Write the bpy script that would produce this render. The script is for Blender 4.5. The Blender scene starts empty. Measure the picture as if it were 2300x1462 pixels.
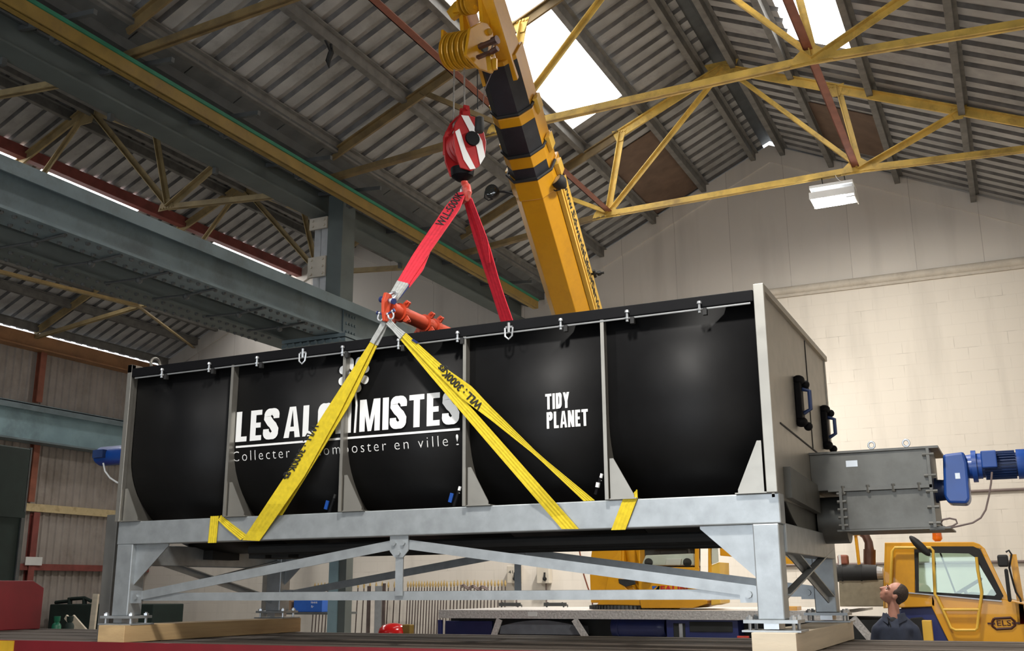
import bpy, bmesh, math, random
from mathutils import Vector, Matrix
random.seed(7)
V = Vector
SC = bpy.context.scene
COL = SC.collection

# ------------------------------------------------------------------ camera
F_PX, YAW, PITCH, ROLL = 2326.93, 0.446200, 0.249706, -0.0066256
CAM = V((0, 0, 1.62))
cy, sy, cp, sp = math.cos(YAW), math.sin(YAW), math.cos(PITCH), math.sin(PITCH)
FW = V((-sy*cp, cy*cp, sp)); _rt = V((cy, sy, 0)); _up = _rt.cross(FW)
RT = math.cos(ROLL)*_rt + math.sin(ROLL)*_up
UP = -math.sin(ROLL)*_rt + math.cos(ROLL)*_up
cd = bpy.data.cameras.new('camera'); cam = bpy.data.objects.new('camera', cd); COL.objects.link(cam)
cd.sensor_fit = 'HORIZONTAL'; cd.sensor_width = 36; cd.lens = F_PX*36/2300; cd.clip_end = 200; cd.clip_start = .05
cam.matrix_world = Matrix(((RT.x, UP.x, -FW.x, CAM.x), (RT.y, UP.y, -FW.y, CAM.y), (RT.z, UP.z, -FW.z, CAM.z), (0, 0, 0, 1)))
SC.camera = cam

# ------------------------------------------------------------------ light
SC.view_settings.view_transform = 'Standard'; SC.view_settings.look = 'None'
SC.view_settings.gamma = 1; SC.view_settings.use_curve_mapping = False
SC.view_settings.exposure = 0.12
SC.cycles.use_denoising = True
SC.cycles.max_bounces = 8; SC.cycles.diffuse_bounces = 4; SC.cycles.sample_clamp_indirect = 6
w = bpy.data.worlds.new('sky'); SC.world = w; w.use_nodes = True
w.node_tree.nodes['Background'].inputs[0].default_value = (.88, .94, 1, 1)
w.node_tree.nodes['Background'].inputs[1].default_value = 2.2

def area(name, loc, target, sx, sy_, power, col=(1, .96, .9), spread=180):
    l = bpy.data.lights.new(name, 'AREA'); l.shape = 'RECTANGLE'; l.size = sx; l.size_y = sy_; l.energy = power
    l.color = col; l.spread = math.radians(spread)
    o = bpy.data.objects.new(name, l); COL.objects.link(o); o.location = loc
    o.rotation_euler = (V(target)-V(loc)).to_track_quat('-Z', 'Y').to_euler()
    return o
# high-bay lamps hung in the main bay (only the far one is in view) and a fill light added at an unseen doorway behind the viewer
area('high_bay_light', (-1.9, 3.6, 7.4), (-1.9, 3.9, 0), .6, .6, 500, (1, .96, .90), 150)
area('high_bay_light', (-1.9, 9.8, 7.4), (-1.9, 9.9, 0), .6, .6, 250, (1, .96, .90), 150)
area('high_bay_light', (-6.5, 17.8, 7.2), (-6.5, 18.2, 0), .6, .6, 420, (1, .95, .88), 150)
area('high_bay_light', (-14, 15.5, 7.0), (-14, 15.5, 0), .6, .6, 150, (1, .96, .90), 160)
area('high_bay_light', (-6.5, 2.6, 7.2), (-6.5, 3.4, 0), .6, .6, 130, (1, .97, .93), 160)
area('door_fill', (-3.5, -4.6, 2.3), (-4.5, 6, 2.0), 6, 4.2, 200, (.86, .93, 1))

# ------------------------------------------------------------------ pixel ray / plane helpers
def P(px, py, x=None, y=None, z=None):
    d = RT*((px-1150)/F_PX) - UP*((py-731)/F_PX) + FW
    if x is not None: t = (x-CAM.x)/d.x
    elif y is not None: t = (y-CAM.y)/d.y
    else: t = (z-CAM.z)/d.z
    return CAM + d*t

# ------------------------------------------------------------------ materials
MATS = {}
def mat(name, col, rough=.6, metal=0, var=.18, scale=5, bump=0, spec=.5, grime=None, gscale=1.2, gamt=.5, stretch=None, coat=0):
    if name in MATS: return MATS[name]
    m = bpy.data.materials.new(name); m.use_nodes = True; nt = m.node_tree; N = nt.nodes; L = nt.links
    b = N['Principled BSDF']; b.inputs['Roughness'].default_value = rough; b.inputs['Metallic'].default_value = metal
    b.inputs['Specular IOR Level'].default_value = spec; b.inputs['Coat Weight'].default_value = coat
    tc = N.new('ShaderNodeTexCoord'); src = tc.outputs['Object']
    if stretch:
        mp = N.new('ShaderNodeMapping'); mp.inputs['Scale'].default_value = stretch; L.new(src, mp.inputs[0]); src = mp.outputs[0]
    n = N.new('ShaderNodeTexNoise'); n.inputs['Scale'].default_value = scale; n.inputs['Detail'].default_value = 6; L.new(src, n.inputs['Vector'])
    r = N.new('ShaderNodeValToRGB'); L.new(n.outputs[0], r.inputs[0])
    r.color_ramp.elements[0].position = .3; r.color_ramp.elements[1].position = .7
    r.color_ramp.elements[0].color = (*[c*(1-var) for c in col], 1); r.color_ramp.elements[1].color = (*[min(1, c*(1+var)) for c in col], 1)
    out = r.outputs[0]
    if grime:
        n2 = N.new('ShaderNodeTexNoise'); n2.inputs['Scale'].default_value = gscale; n2.inputs['Detail'].default_value = 8; n2.inputs['Roughness'].default_value = .7
        L.new(src, n2.inputs['Vector'])
        r2 = N.new('ShaderNodeValToRGB'); L.new(n2.outputs[0], r2.inputs[0]); r2.color_ramp.elements[0].position = .5; r2.color_ramp.elements[1].position = .68
        r2.color_ramp.elements[1].color = (gamt, gamt, gamt, 1)
        mx = N.new('ShaderNodeMixRGB'); L.new(r2.outputs[0], mx.inputs[0]); L.new(out, mx.inputs[1]); mx.inputs[2].default_value = (*grime, 1); out = mx.outputs[0]
    L.new(out, b.inputs['Base Color'])
    if bump:
        bp = N.new('ShaderNodeBump'); bp.inputs['Strength'].default_value = bump; bp.inputs['Distance'].default_value = .02
        L.new(n.outputs[0], bp.inputs['Height']); L.new(bp.outputs[0], b.inputs['Normal'])
    MATS[name] = m; return m
def emis(name, col, strength):
    m = bpy.data.materials.new(name); m.use_nodes = True; N = m.node_tree.nodes
    b = N['Principled BSDF']; b.inputs['Base Color'].default_value = (*col, 1); b.inputs['Emission Color'].default_value = (*col, 1); b.inputs['Emission Strength'].default_value = strength
    MATS[name] = m; return m
def blocks(name, col, mortar, bw, bh, off, msize, cover):
    m = bpy.data.materials.new(name); m.use_nodes = True; nt = m.node_tree; N = nt.nodes; L = nt.links
    b = N['Principled BSDF']; b.inputs['Roughness'].default_value = .75; b.inputs['Specular IOR Level'].default_value = .25
    g = N.new('ShaderNodeNewGeometry'); sx = N.new('ShaderNodeSeparateXYZ'); L.new(g.outputs['Position'], sx.inputs[0])
    cx = N.new('ShaderNodeCombineXYZ'); L.new(sx.outputs[0], cx.inputs[0]); L.new(sx.outputs[2], cx.inputs[1])
    br = N.new('ShaderNodeTexBrick'); L.new(cx.outputs[0], br.inputs['Vector'])
    br.offset = off; br.inputs['Scale'].default_value = 1; br.inputs['Brick Width'].default_value = bw; br.inputs['Row Height'].default_value = bh
    br.inputs['Mortar Size'].default_value = msize; br.inputs['Mortar Smooth'].default_value = .3; br.inputs['Bias'].default_value = 0
    br.inputs['Color1'].default_value = (*[c*1.04 for c in col], 1); br.inputs['Color2'].default_value = (*[c*.95 for c in col], 1); br.inputs['Mortar'].default_value = (*mortar, 1)
    # paint fills the joints except in worn patches
    n = N.new('ShaderNodeTexNoise'); n.inputs['Scale'].default_value = 2.3; n.inputs['Detail'].default_value = 5; L.new(cx.outputs[0], n.inputs['Vector'])
    rp = N.new('ShaderNodeValToRGB'); L.new(n.outputs[0], rp.inputs[0]); rp.color_ramp.elements[0].position = cover-.1; rp.color_ramp.elements[1].position = cover+.12
    rp.color_ramp.elements[0].color = (.09, .09, .09, 1); rp.color_ramp.elements[1].color = (.75, .75, .75, 1)
    mx = N.new('ShaderNodeMixRGB'); L.new(rp.outputs[0], mx.inputs[0]); mx.inputs[1].default_value = (*col, 1); L.new(br.outputs['Color'], mx.inputs[2])
    # streaks of soot running down
    mp = N.new('ShaderNodeMapping'); mp.inputs['Scale'].default_value = (1.7, .22, 1); L.new(cx.outputs[0], mp.inputs[0])
    n3 = N.new('ShaderNodeTexNoise'); n3.inputs['Scale'].default_value = 1.3; n3.inputs['Detail'].default_value = 7; L.new(mp.outputs[0], n3.inputs['Vector'])
    r3 = N.new('ShaderNodeValToRGB'); L.new(n3.outputs[0], r3.inputs[0]); r3.color_ramp.elements[0].position = .5; r3.color_ramp.elements[1].position = .8
    r3.color_ramp.elements[1].color = (.5, .5, .5, 1)
    m2 = N.new('ShaderNodeMixRGB'); m2.blend_type = 'MIX'; L.new(r3.outputs[0], m2.inputs[0]); L.new(mx.outputs[0], m2.inputs[1]); m2.inputs[2].default_value = (*[c*.62 for c in col], 1)
    L.new(m2.outputs[0], b.inputs['Base Color'])
    bp = N.new('ShaderNodeBump'); bp.inputs['Strength'].default_value = .25; bp.inputs['Distance'].default_value = .01; bp.invert = True
    L.new(br.outputs['Fac'], bp.inputs['Height']); bp.inputs['Strength'].default_value = .12; L.new(bp.outputs[0], b.inputs['Normal'])
    MATS[name] = m; return m
def glass(name, col, alpha):
    m = bpy.data.materials.new(name); m.use_nodes = True; nt = m.node_tree; N = nt.nodes; L = nt.links
    b = N['Principled BSDF']; tr = N.new('ShaderNodeBsdfTransparent'); tr.inputs[0].default_value = (*col, 1)
    gl = N.new('ShaderNodeBsdfGlossy'); gl.inputs['Roughness'].default_value = .03
    mx = N.new('ShaderNodeMixShader'); mx.inputs[0].default_value = alpha; L.new(tr.outputs[0], mx.inputs[1]); L.new(gl.outputs[0], mx.inputs[2])
    L.new(mx.outputs[0], N['Material Output'].inputs[0]); N.remove(b); MATS[name] = m; return m

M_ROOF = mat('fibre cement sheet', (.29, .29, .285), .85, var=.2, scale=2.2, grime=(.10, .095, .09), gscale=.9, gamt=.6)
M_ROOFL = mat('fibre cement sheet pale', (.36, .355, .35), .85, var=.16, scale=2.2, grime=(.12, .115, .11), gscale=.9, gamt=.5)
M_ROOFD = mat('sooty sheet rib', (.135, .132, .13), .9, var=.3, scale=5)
M_STEELD = mat('dark grey steel', (.085, .09, .09), .6, .2, .2, 4)
M_PURL = mat('dull purlin steel', (.15, .145, .135), .7, .1, .25, 6)
M_GIRD = mat('blue grey painted steel', (.155, .205, .225), .55, .1, .15, 2, grime=(.07, .08, .08), gscale=1.4, gamt=.5)
M_GIRDD = mat('dull green grey painted steel', (.10, .12, .115), .6, .1, .15, 2)
M_GIRDL = mat('pale blue painted steel', (.24, .36, .40), .55, .1, .14, 2, grime=(.10, .12, .12), gscale=1.4, gamt=.4)
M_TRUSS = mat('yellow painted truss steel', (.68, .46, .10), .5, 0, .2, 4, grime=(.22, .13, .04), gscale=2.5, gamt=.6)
M_TRUSSB = mat('shade browned truss steel', (.17, .115, .045), .65, 0, .25, 4, grime=(.07, .05, .03), gscale=2.5, gamt=.6)  # truss yellow darkened to brown, shade on the left-hand members put into the colour
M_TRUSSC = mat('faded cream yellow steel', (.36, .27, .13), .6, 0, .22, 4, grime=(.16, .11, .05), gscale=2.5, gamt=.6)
M_RUST = mat('red oxide steel', (.26, .085, .05), .65, 0, .2, 5)
M_REDBAR = mat('dull red purlin', (.22, .055, .045), .65, 0, .25, 4)
M_WALLB = blocks('painted blockwork', (.68, .63, .56), (.32, .28, .24), .45, .225, .5, .007, .66)
M_WALLG = blocks('painted board cladding', (.60, .565, .52), (.36, .33, .30), 1.17, 30, 0, .007, .35)
M_TRIMW = mat('painted trim', (.52, .47, .40), .7, 0, .15, 6, grime=(.25, .21, .17), gscale=3, gamt=.6)
M_LWALL = mat('ribbed wall sheet', (.36, .32, .29), .7, .1, .1, 3, grime=(.20, .16, .13), gscale=.8, gamt=.6)
M_ORANGE = mat('tan eaves beam', (.34, .17, .075), .65, 0, .15, 3, grime=(.14, .07, .04), gscale=2, gamt=.5)
M_FLOOR = mat('concrete floor', (.25, .24, .22), .8, 0, .2, 2)
M_BOARD = mat('brown boarding', (.12, .075, .05), .8, 0, .2, 4)
M_SKY = emis('daylit rooflight sheet', (1, .99, .97), 5)
M_GALV = mat('galvanised steel', (.37, .395, .41), .42, .55, .12, 9, grime=(.30, .32, .335), gscale=5, gamt=.6)
M_STAIND = mat('shaded stainless sheet', (.135, .135, .125), .45, .45, .12, 6, grime=(.09, .085, .075), gscale=2, gamt=.6)  # darker copy of the stainless, shade around the trough put into its colour
M_STAIN = mat('stainless sheet', (.36, .345, .31), .40, .75, .1, 8, grime=(.30, .28, .25), gscale=2, gamt=.5)
M_BLACK = mat('black coated panel', (.0045, .0045, .005), .56, 0, .1, 14, bump=.03, spec=.22)
M_BLKM = mat('matt black rubber', (.012, .012, .012), .7, 0, .2, 8)
M_BLKT = mat('black metal trim', (.005, .005, .006), .6, 0, .1, 8, spec=.12)
M_WHITE = mat('white lettering', (.78, .78, .77), .5, 0, .03, 3)
M_YSL = mat('yellow webbing', (.60, .45, .012), .8, 0, .12, 30, bump=.05)
M_GREYSL = mat('grey wear sleeve', (.36, .37, .36), .85, 0, .15, 30)
M_RSL = mat('red webbing', (.68, .022, .045), .8, 0, .12, 25)
M_BLKTXT = mat('black print', (.01, .01, .01), .7, 0, .05, 3)
M_SPRD = mat('orange red steel', (.50, .055, .018), .45, 0, .12, 6)
M_SHK = mat('zinc shackle', (.50, .52, .54), .35, .7, .1, 8)
M_SHPIN = mat('blue shackle pin', (.03, .045, .16), .4, .2, .1, 8)
M_CRY = mat('crane yellow', (.68, .32, .006), .38, 0, .07, 2, grime=(.40, .18, .01), gscale=2, gamt=.4, coat=.3)
M_CRYP = mat('pale crane yellow', (.72, .44, .06), .45, 0, .1, 3)
M_GOLD = mat('greased sheave yellow', (.58, .30, .02), .3, .2, .2, 8)
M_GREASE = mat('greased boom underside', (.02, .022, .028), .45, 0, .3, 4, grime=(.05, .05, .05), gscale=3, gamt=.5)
M_HBR = mat('hook block red', (.36, .012, .014), .4, 0, .2, 6)
M_HOOK = mat('hook red', (.62, .06, .04), .45, 0, .2, 14, grime=(.4, .33, .3), gscale=14, gamt=.6)
M_ROPE = mat('steel rope', (.30, .28, .25), .5, .5, .2, 40)
M_WOOD = mat('sawn bearer timber', (.50, .34, .17), .75, 0, .15, 4, stretch=(1, .3, 6), grime=(.26, .16, .07), gscale=2, gamt=.6)
M_WOODP = mat('pale sawn timber', (.60, .52, .40), .75, 0, .12, 4, stretch=(1, .3, 6), grime=(.42, .34, .24), gscale=2, gamt=.5)
M_WOODR = mat('wall rail timber', (.60, .48, .27), .75, 0, .2, 3, grime=(.2, .13, .06), gscale=3, gamt=.7)
M_DECK = mat('worn trailer boards', (.075, .058, .045), .8, 0, .35, 3, stretch=(.4, 7, 1), bump=.1)
M_TRED = mat('trailer red', (.17, .009, .015), .5, 0, .12, 3, grime=(.12, .01, .012), gscale=2, gamt=.5)
M_TYEL = mat('trailer yellow panel', (.62, .36, .02), .55, 0, .15, 4)
M_POST = mat('bare steel post', (.13, .125, .115), .6, .3, .2, 4)
M_BLUE = mat('motor blue', (.006, .055, .27), .38, 0, .1, 5, coat=.2)
M_BLUED = mat('motor dark blue', (.012, .03, .10), .45, 0, .15, 8)
M_CBLUE = mat('crane chassis blue', (.018, .028, .13), .4, 0, .12, 5, coat=.2)
M_CHEQ = mat('aluminium chequer plate', (.56, .54, .52), .42, .3, .22, 38, bump=.4)
M_RED = mat('glossy red', (.66, .012, .012), .2, 0, .05, 4, coat=.5)
M_AMBER = mat('amber lens', (.60, .13, .01), .2, 0, .15, 12, coat=.5)
M_GREEN = mat('bottle green', (.01, .13, .07), .35, 0, .1, 5)
M_DGREEN = mat('dark green steel', (.009, .022, .018), .7, 0, .2, 4)
M_BOXP = mat('switch box grey', (.55, .50, .42), .5, 0, .08, 5)
M_IRON = mat('brown iron railing', (.07, .05, .045), .6, .1, .3, 8)
M_FINI = mat('gilt finial', (.48, .34, .14), .5, .2, .2, 20)
M_SKIN = mat('skin', (.52, .25, .18), .5, 0, .06, 25)
M_HAIR = mat('brown hair', (.035, .022, .016), .7, 0, .3, 60, bump=.3)
M_CLOTH = mat('navy work jacket', (.028, .036, .062), .85, 0, .25, 8, bump=.15)
M_CLOTHD = mat('dark grey shirt', (.02, .022, .026), .9, 0, .2, 8)
M_DARKI = mat('dark interior', (.02, .022, .022), .8, 0, .2, 5)
M_INT = mat('pale cab dash', (.68, .72, .66), .6, 0, .08, 5)
M_GLASS = glass('tinted glass', (.66, .78, .70), .08)
M_GLASSC = glass('clear glass', (.93, .95, .93), .05)
M_GLASSD = glass('pale glass', (.72, .76, .74), .15)
M_CABLE = mat('grey cable', (.16, .12, .11), .6, 0, .1, 8)
M_CABW = mat('white cable', (.7, .7, .68), .6, 0, .1, 8)
M_EXH = mat('heat browned pipe', (.13, .075, .06), .4, .7, .2, 9)
M_BEIGE = mat('engine cover beige', (.30, .26, .18), .7, .1, .12, 16)
M_GREENP = mat('green rail paint', (.015, .15, .085), .6, 0, .15, 5)
M_YRAIL = mat('dull yellow rail', (.22, .14, .025), .6, 0, .2, 4, grime=(.10, .06, .025), gscale=2, gamt=.6)
M_FLOODL = emis('flood lens', (.95, .97, 1), 30)
M_PAPER = mat('white card', (.7, .7, .68), .7, 0, .05, 5)
M_BSIGN = mat('blue board', (.02, .10, .42), .5, 0, .1, 5)
M_CARDB = mat('brown card', (.24, .15, .09), .8, 0, .1, 5)
M_ROPEW = mat('pale rail bar', (.62, .56, .50), .6, 0, .1, 8)

# ------------------------------------------------------------------ mesh builder
class MB:
    def __init__(s): s.b = bmesh.new()
    def poly(s, pts): 
        return s.b.faces.new([s.b.verts.new(p) for p in pts])
    def hexa(s, a, b):      # two matching rings
        n = len(a); va = [s.b.verts.new(p) for p in a]; vb = [s.b.verts.new(p) for p in b]
        s.b.faces.new(va[::-1]); s.b.faces.new(vb)
        for i in range(n): s.b.faces.new((va[i], va[(i+1) % n], vb[(i+1) % n], vb[i]))
        return s
    def box(s, lo, hi):
        x0, y0, z0 = lo; x1, y1, z1 = hi
        return s.hexa([V((x0, y0, z0)), V((x1, y0, z0)), V((x1, y1, z0)), V((x0, y1, z0))], [V((x0, y0, z1)), V((x1, y0, z1)), V((x1, y1, z1)), V((x0, y1, z1))])
    def prism(s, pts, vec):
        vec = V(vec); return s.hexa([V(p) for p in pts], [V(p)+vec for p in pts])
    @staticmethod
    def frame(p0, p1, up):
        a = (V(p1)-V(p0)).normalized(); up = V(up)
        if abs(a.dot(up.normalized())) > .99: up = V((1, 0, 0)) if abs(a.x) < .9 else V((0, 1, 0))
        sd = a.cross(up).normalized(); u = sd.cross(a).normalized(); return a, sd, u
    def sect(s, p0, p1, prof, up=(0, 0, 1)):     # closed profile (side, up) swept p0->p1
        a, sd, u = s.frame(p0, p1, up)
        return s.hexa([V(p0)+sd*x+u*y for x, y in prof], [V(p1)+sd*x+u*y for x, y in prof])
    def bar(s, p0, p1, w_, h, up=(0, 0, 1)):
        return s.sect(p0, p1, [(-w_/2, -h/2), (w_/2, -h/2), (w_/2, h/2), (-w_/2, h/2)], up)
    def ang(s, p0, p1, a_, t, up=(0, 0, 1), flip=1):
        f = flip; s.sect(p0, p1, [(0, 0), (f*a_, 0), (f*a_, t), (0, t)], up); s.sect(p0, p1, [(0, 0), (f*t, 0), (f*t, a_), (0, a_)], up); return s
    def tee(s, p0, p1, a_, t, up=(0, 0, 1)):
        s.bar(p0, p1, t, a_, up); a, sd, u = s.frame(p0, p1, up)
        o = u*(a_/2-t/2); s.bar(V(p0)+o, V(p1)+o, a_, t, up); return s
    def ibeam(s, p0, p1, w_, h, tf, tw, up=(0, 0, 1)):
        a, sd, u = s.frame(p0, p1, up)
        for q in (1, -1):
            o = u*(q*(h-tf)/2); s.bar(V(p0)+o, V(p1)+o, w_, tf, up)
        s.bar(p0, p1, tw, h-2*tf, up); return s
    def cyl(s, p0, p1, r, n=16, r2=None):
        a, sd, u = s.frame(p0, p1, (0, 0, 1)); r2 = r if r2 is None else r2
        c = [(math.cos(2*math.pi*i/n), math.sin(2*math.pi*i/n)) for i in range(n)]
        return s.hexa([V(p0)+(sd*x+u*y)*r for x, y in c], [V(p1)+(sd*x+u*y)*r2 for x, y in c])
    def lathe(s, p0, ax, prof, n=20):            # prof: (dist along axis, radius)
        a = V(ax).normalized(); _, sd, u = s.frame(V(p0), V(p0)+a, (0, 0, 1)); rings = []
        for d, r in prof: rings.append([s.b.verts.new(V(p0)+a*d+(sd*math.cos(2*math.pi*i/n)+u*math.sin(2*math.pi*i/n))*max(r, 1e-4)) for i in range(n)])
        for A, B in zip(rings, rings[1:]):
            for i in range(n): s.b.faces.new((A[i], A[(i+1) % n], B[(i+1) % n], B[i]))
        s.b.faces.new(rings[0][::-1]); s.b.faces.new(rings[-1]); return s
    def tube(s, pts, r, n=8):
        pts = [V(p) for p in pts]; rings = []; ref = V((0, 0, 1))
        for i, p in enumerate(pts):
            t = (pts[min(i+1, len(pts)-1)]-pts[max(i-1, 0)]).normalized()
            if abs(t.dot(ref)) > .95: ref = V((1, 0, 0)) if abs(t.x) < .9 else V((0, 1, 0))
            sd = t.cross(ref).normalized(); ref = sd.cross(t).normalized(); rr = r[i] if isinstance(r, (list, tuple)) else r
            rings.append([s.b.verts.new(p+(sd*math.cos(2*math.pi*k/n)+ref*math.sin(2*math.pi*k/n))*rr) for k in range(n)])
        for A, B in zip(rings, rings[1:]):
            for i in range(n): s.b.faces.new((A[i], A[(i+1) % n], B[(i+1) % n], B[i]))
        s.b.faces.new(rings[0][::-1]); s.b.faces.new(rings[-1]); return s
    def ball(s, c, rx, ry=None, rz=None, rot=None, n=16):
        ry = ry or rx; rz = rz or rx; m = Matrix.Translation(V(c)) @ (rot or Matrix.Identity(4)) @ Matrix.Diagonal((rx, ry, rz, 1))
        bmesh.ops.create_uvsphere(s.b, u_segments=n, v_segments=max(6, n//2), radius=1, matrix=m); return s
    def ribbon(s, L_, R_, t=.006, groove=.0025, n=9):  # webbing strap between two edge polylines
        L_ = [V(p) for p in L_]; R_ = [V(p) for p in R_]; rows = []; k = len(L_)
        for i in range(k):
            tg = (L_[min(i+1, k-1)]+R_[min(i+1, k-1)]-L_[max(i-1, 0)]-R_[max(i-1, 0)]).normalized(); ac = (R_[i]-L_[i])
            nn = ac.cross(tg).normalized()
            if nn.dot(CAM-L_[i]) < 0: nn = -nn
            row = []
            for j in range(n):
                g = -groove if j in (2, 4, 6) else 0
                row.append((L_[i]+ac*(j/(n-1))+nn*(t/2+g), L_[i]+ac*(j/(n-1))-nn*t/2))
            rows.append([(s.b.verts.new(a), s.b.verts.new(b)) for a, b in row])
        for A, B in zip(rows, rows[1:]):
            for j in range(n-1):
                s.b.faces.new((A[j][0], A[j+1][0], B[j+1][0], B[j][0])); s.b.faces.new((A[j][1], B[j][1], B[j+1][1], A[j+1][1]))
            s.b.faces.new((A[0][0], B[0][0], B[0][1], A[0][1])); s.b.faces.new((A[-1][0], A[-1][1], B[-1][1], B[-1][0]))
        for rw in (rows[0], rows[-1]):
            for j in range(n-1): s.b.faces.new((rw[j][0], rw[j][1], rw[j+1][1], rw[j+1][0]))
        return s
    def build(s, name, m, parent=None, smooth=False, bevel=0):
        bmesh.ops.recalc_face_normals(s.b, faces=s.b.faces[:])
        me = bpy.data.meshes.new(name); s.b.to_mesh(me); s.b.free(); me.materials.append(m)
        if smooth:
            for p in me.polygons: p.use_smooth = True
            try: me.set_sharp_from_angle(angle=math.radians(40))
            except Exception: pass
        o = bpy.data.objects.new(name, me); COL.objects.link(o)
        if bevel:
            bv = o.modifiers.new('edge', 'BEVEL'); bv.width = bevel; bv.segments = 2; bv.limit_method = 'ANGLE'
        if parent: attach(o, parent)
        return o
def attach(o, parent):
    o.parent = parent; q = parent; off = V((0, 0, 0))
    while q is not None:
        if q.type == 'EMPTY': off = q.location.copy()
        q = q.parent
    if parent.type == 'EMPTY': o.matrix_parent_inverse = Matrix.Translation(-off)
def tag(o, label, cat, group=None):
    o['label'] = label; o['category'] = cat
    if group: o['group'] = group
    return o
def thing(name, label, cat, loc, group=None):
    o = bpy.data.objects.new(name, None); COL.objects.link(o); o.location = V(loc); o.empty_display_size = .2
    return tag(o, label, cat, group)
def struct(o, kind='structure'): o['kind'] = kind; return o
_cap = None
def raw_text(body, bold=0.0, space=1.0):
    c = bpy.data.curves.new('t', 'FONT'); c.body = body; c.offset = bold; c.space_character = space; c.resolution_u = 3; c.extrude = 0
    o = bpy.data.objects.new('t', c); COL.objects.link(o); bpy.context.view_layer.update()
    ev = o.evaluated_get(bpy.context.evaluated_depsgraph_get()); me = bpy.data.meshes.new_from_object(ev)
    bpy.data.objects.remove(o); bpy.data.curves.remove(c); return me
def text(name, body, fn, m, parent, bold=0.0, space=1.0):   # fn(u, v): u 0..1 along the width, v in cap heights above the baseline
    global _cap
    if _cap is None:
        h = raw_text('H'); _cap = max(v.co.y for v in h.vertices); bpy.data.meshes.remove(h)
    me = raw_text(body, bold, space); xs = [v.co.x for v in me.vertices]; x0, x1 = min(xs), max(xs)
    for v in me.vertices: v.co = V(((v.co.x-x0)/(x1-x0), v.co.y/_cap, 0))
    return film(name, me, fn, m, parent)
def film(name, me, fn, m, parent):
    b = bmesh.new(); b.from_mesh(me)
    for i in range(-2, 9): bmesh.ops.bisect_plane(b, geom=b.verts[:]+b.edges[:]+b.faces[:], plane_co=(0, i/8, 0), plane_no=(0, 1, 0))
    for v in b.verts: q_ = fn(v.co.x, v.co.y); q_.y -= v.co.z; v.co = q_
    b.to_mesh(me); b.free()
    me.materials.clear(); me.materials.append(m); me.name = name
    o = bpy.data.objects.new(name, me); COL.objects.link(o)
    sm = o.modifiers.new('film', 'SOLIDIFY'); sm.thickness = .0004; sm.offset = 0
    if parent: attach(o, parent)
    return o
def glyph(ch, W, s, h):
    """heavy condensed capital in a W x 1 cell: list of polygons; s stem, h bar thickness"""
    R = lambda a, b, c, d: [(a, b), (c, b), (c, d), (a, d)]
    def path(pts, wt):
        out = []; n = len(pts); lr = []
        for i, p in enumerate(pts):
            a, b = pts[max(i-1, 0)], pts[min(i+1, n-1)]; dx, dy = b[0]-a[0], b[1]-a[1]; l = math.hypot(dx, dy) or 1
            w_ = wt*abs(dy/l)+h*abs(dx/l); lr.append(((p[0]-dy/l*w_/2, p[1]+dx/l*w_/2), (p[0]+dy/l*w_/2, p[1]-dx/l*w_/2)))
        for A, B in zip(lr, lr[1:]): out.append([A[0], A[1], B[1], B[0]])
        return out
    def arc(cx, cy_, rx, ry, a0, a1, n=12): return [(cx+rx*math.cos(math.radians(a0+(a1-a0)*i/n)), cy_+ry*math.sin(math.radians(a0+(a1-a0)*i/n))) for i in range(n+1)]
    rx = (W-s)/2; ry = .25
    if ch == 'L': return [R(0, 0, s, 1), R(s, 0, W*.92, h)]
    if ch == 'I': return [R(0, 0, s, 1)]
    if ch == 'E': return [R(0, 0, s, 1), R(s, 0, W*.94, h), R(s, 1-h, W*.94, 1), R(s, .5-h/2, W*.86, .5+h/2)]
    if ch == 'T': return [R(W/2-s/2, 0, W/2+s/2, 1-h), R(0, 1-h, W, 1)]
    if ch == 'H': return [R(0, 0, s, 1), R(W-s, 0, W, 1), R(s, .5-h/2, W-s, .5+h/2)]
    if ch == 'A': return [[(0, 0), (s*.92, 0), (W/2+s*.05, 1), (W/2-s*.55, 1)], [(W-s*.92, 0), (W, 0), (W/2+s*.55, 1), (W/2-s*.05, 1)], R(W*.3, .2, W*.7, .2+h*.9)]
    if ch == 'M': return [R(0, 0, s*.9, 1), R(W-s*.9, 0, W, 1), [(s*.4, 1), (s*1.1, 1), (W/2+s*.3, 0), (W/2-s*.3, 0)], [(W-s*1.1, 1), (W-s*.4, 1), (W/2+s*.3, 0), (W/2-s*.3, 0)]]
    if ch == 'N': return [R(0, 0, s*.9, 1), R(W-s*.9, 0, W, 1), [(0, 1), (s*1.0, 1), (W, 0), (W-s*1.0, 0)]]
    if ch == 'Y': return [R(W/2-s/2, 0, W/2+s/2, .45), [(0, 1), (s, 1), (W/2+s/2, .42), (W/2-s/2, .42)], [(W-s, 1), (W, 1), (W/2+s/2, .42), (W/2-s/2, .42)]]
    if ch == 'D': return [R(0, 0, s, 1)]+path([(s, 1-h/2)]+arc(W/2, 1-ry-h/2, rx, ry, 90, 0)+arc(W/2, ry+h/2, rx, ry, 0, -90)+[(s, h/2)], s)
    if ch == 'P': return [R(0, 0, s, 1)]+path([(s, 1-h/2)]+arc(W/2, .78-h/4, rx, .22-h/4, 90, -90)+[(s, .56)], s)
    if ch == 'C': return path([(W-s/2, .64)]+arc(W/2, 1-ry-h/2, rx, ry, 0, 180)+arc(W/2, ry+h/2, rx, ry, 180, 360)+[(W-s/2, .36)], s)
    if ch == 'S': return path([(W-s/2, .68)]+arc(W/2, .78-h/4, rx, .22-h/4, 0, 190)+[(W*.45, .53), (W*.62, .45)]+arc(W/2, .22+h/4, rx, .22-h/4, 10, -180)+[(s/2, .33)], s)
    return []
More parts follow.
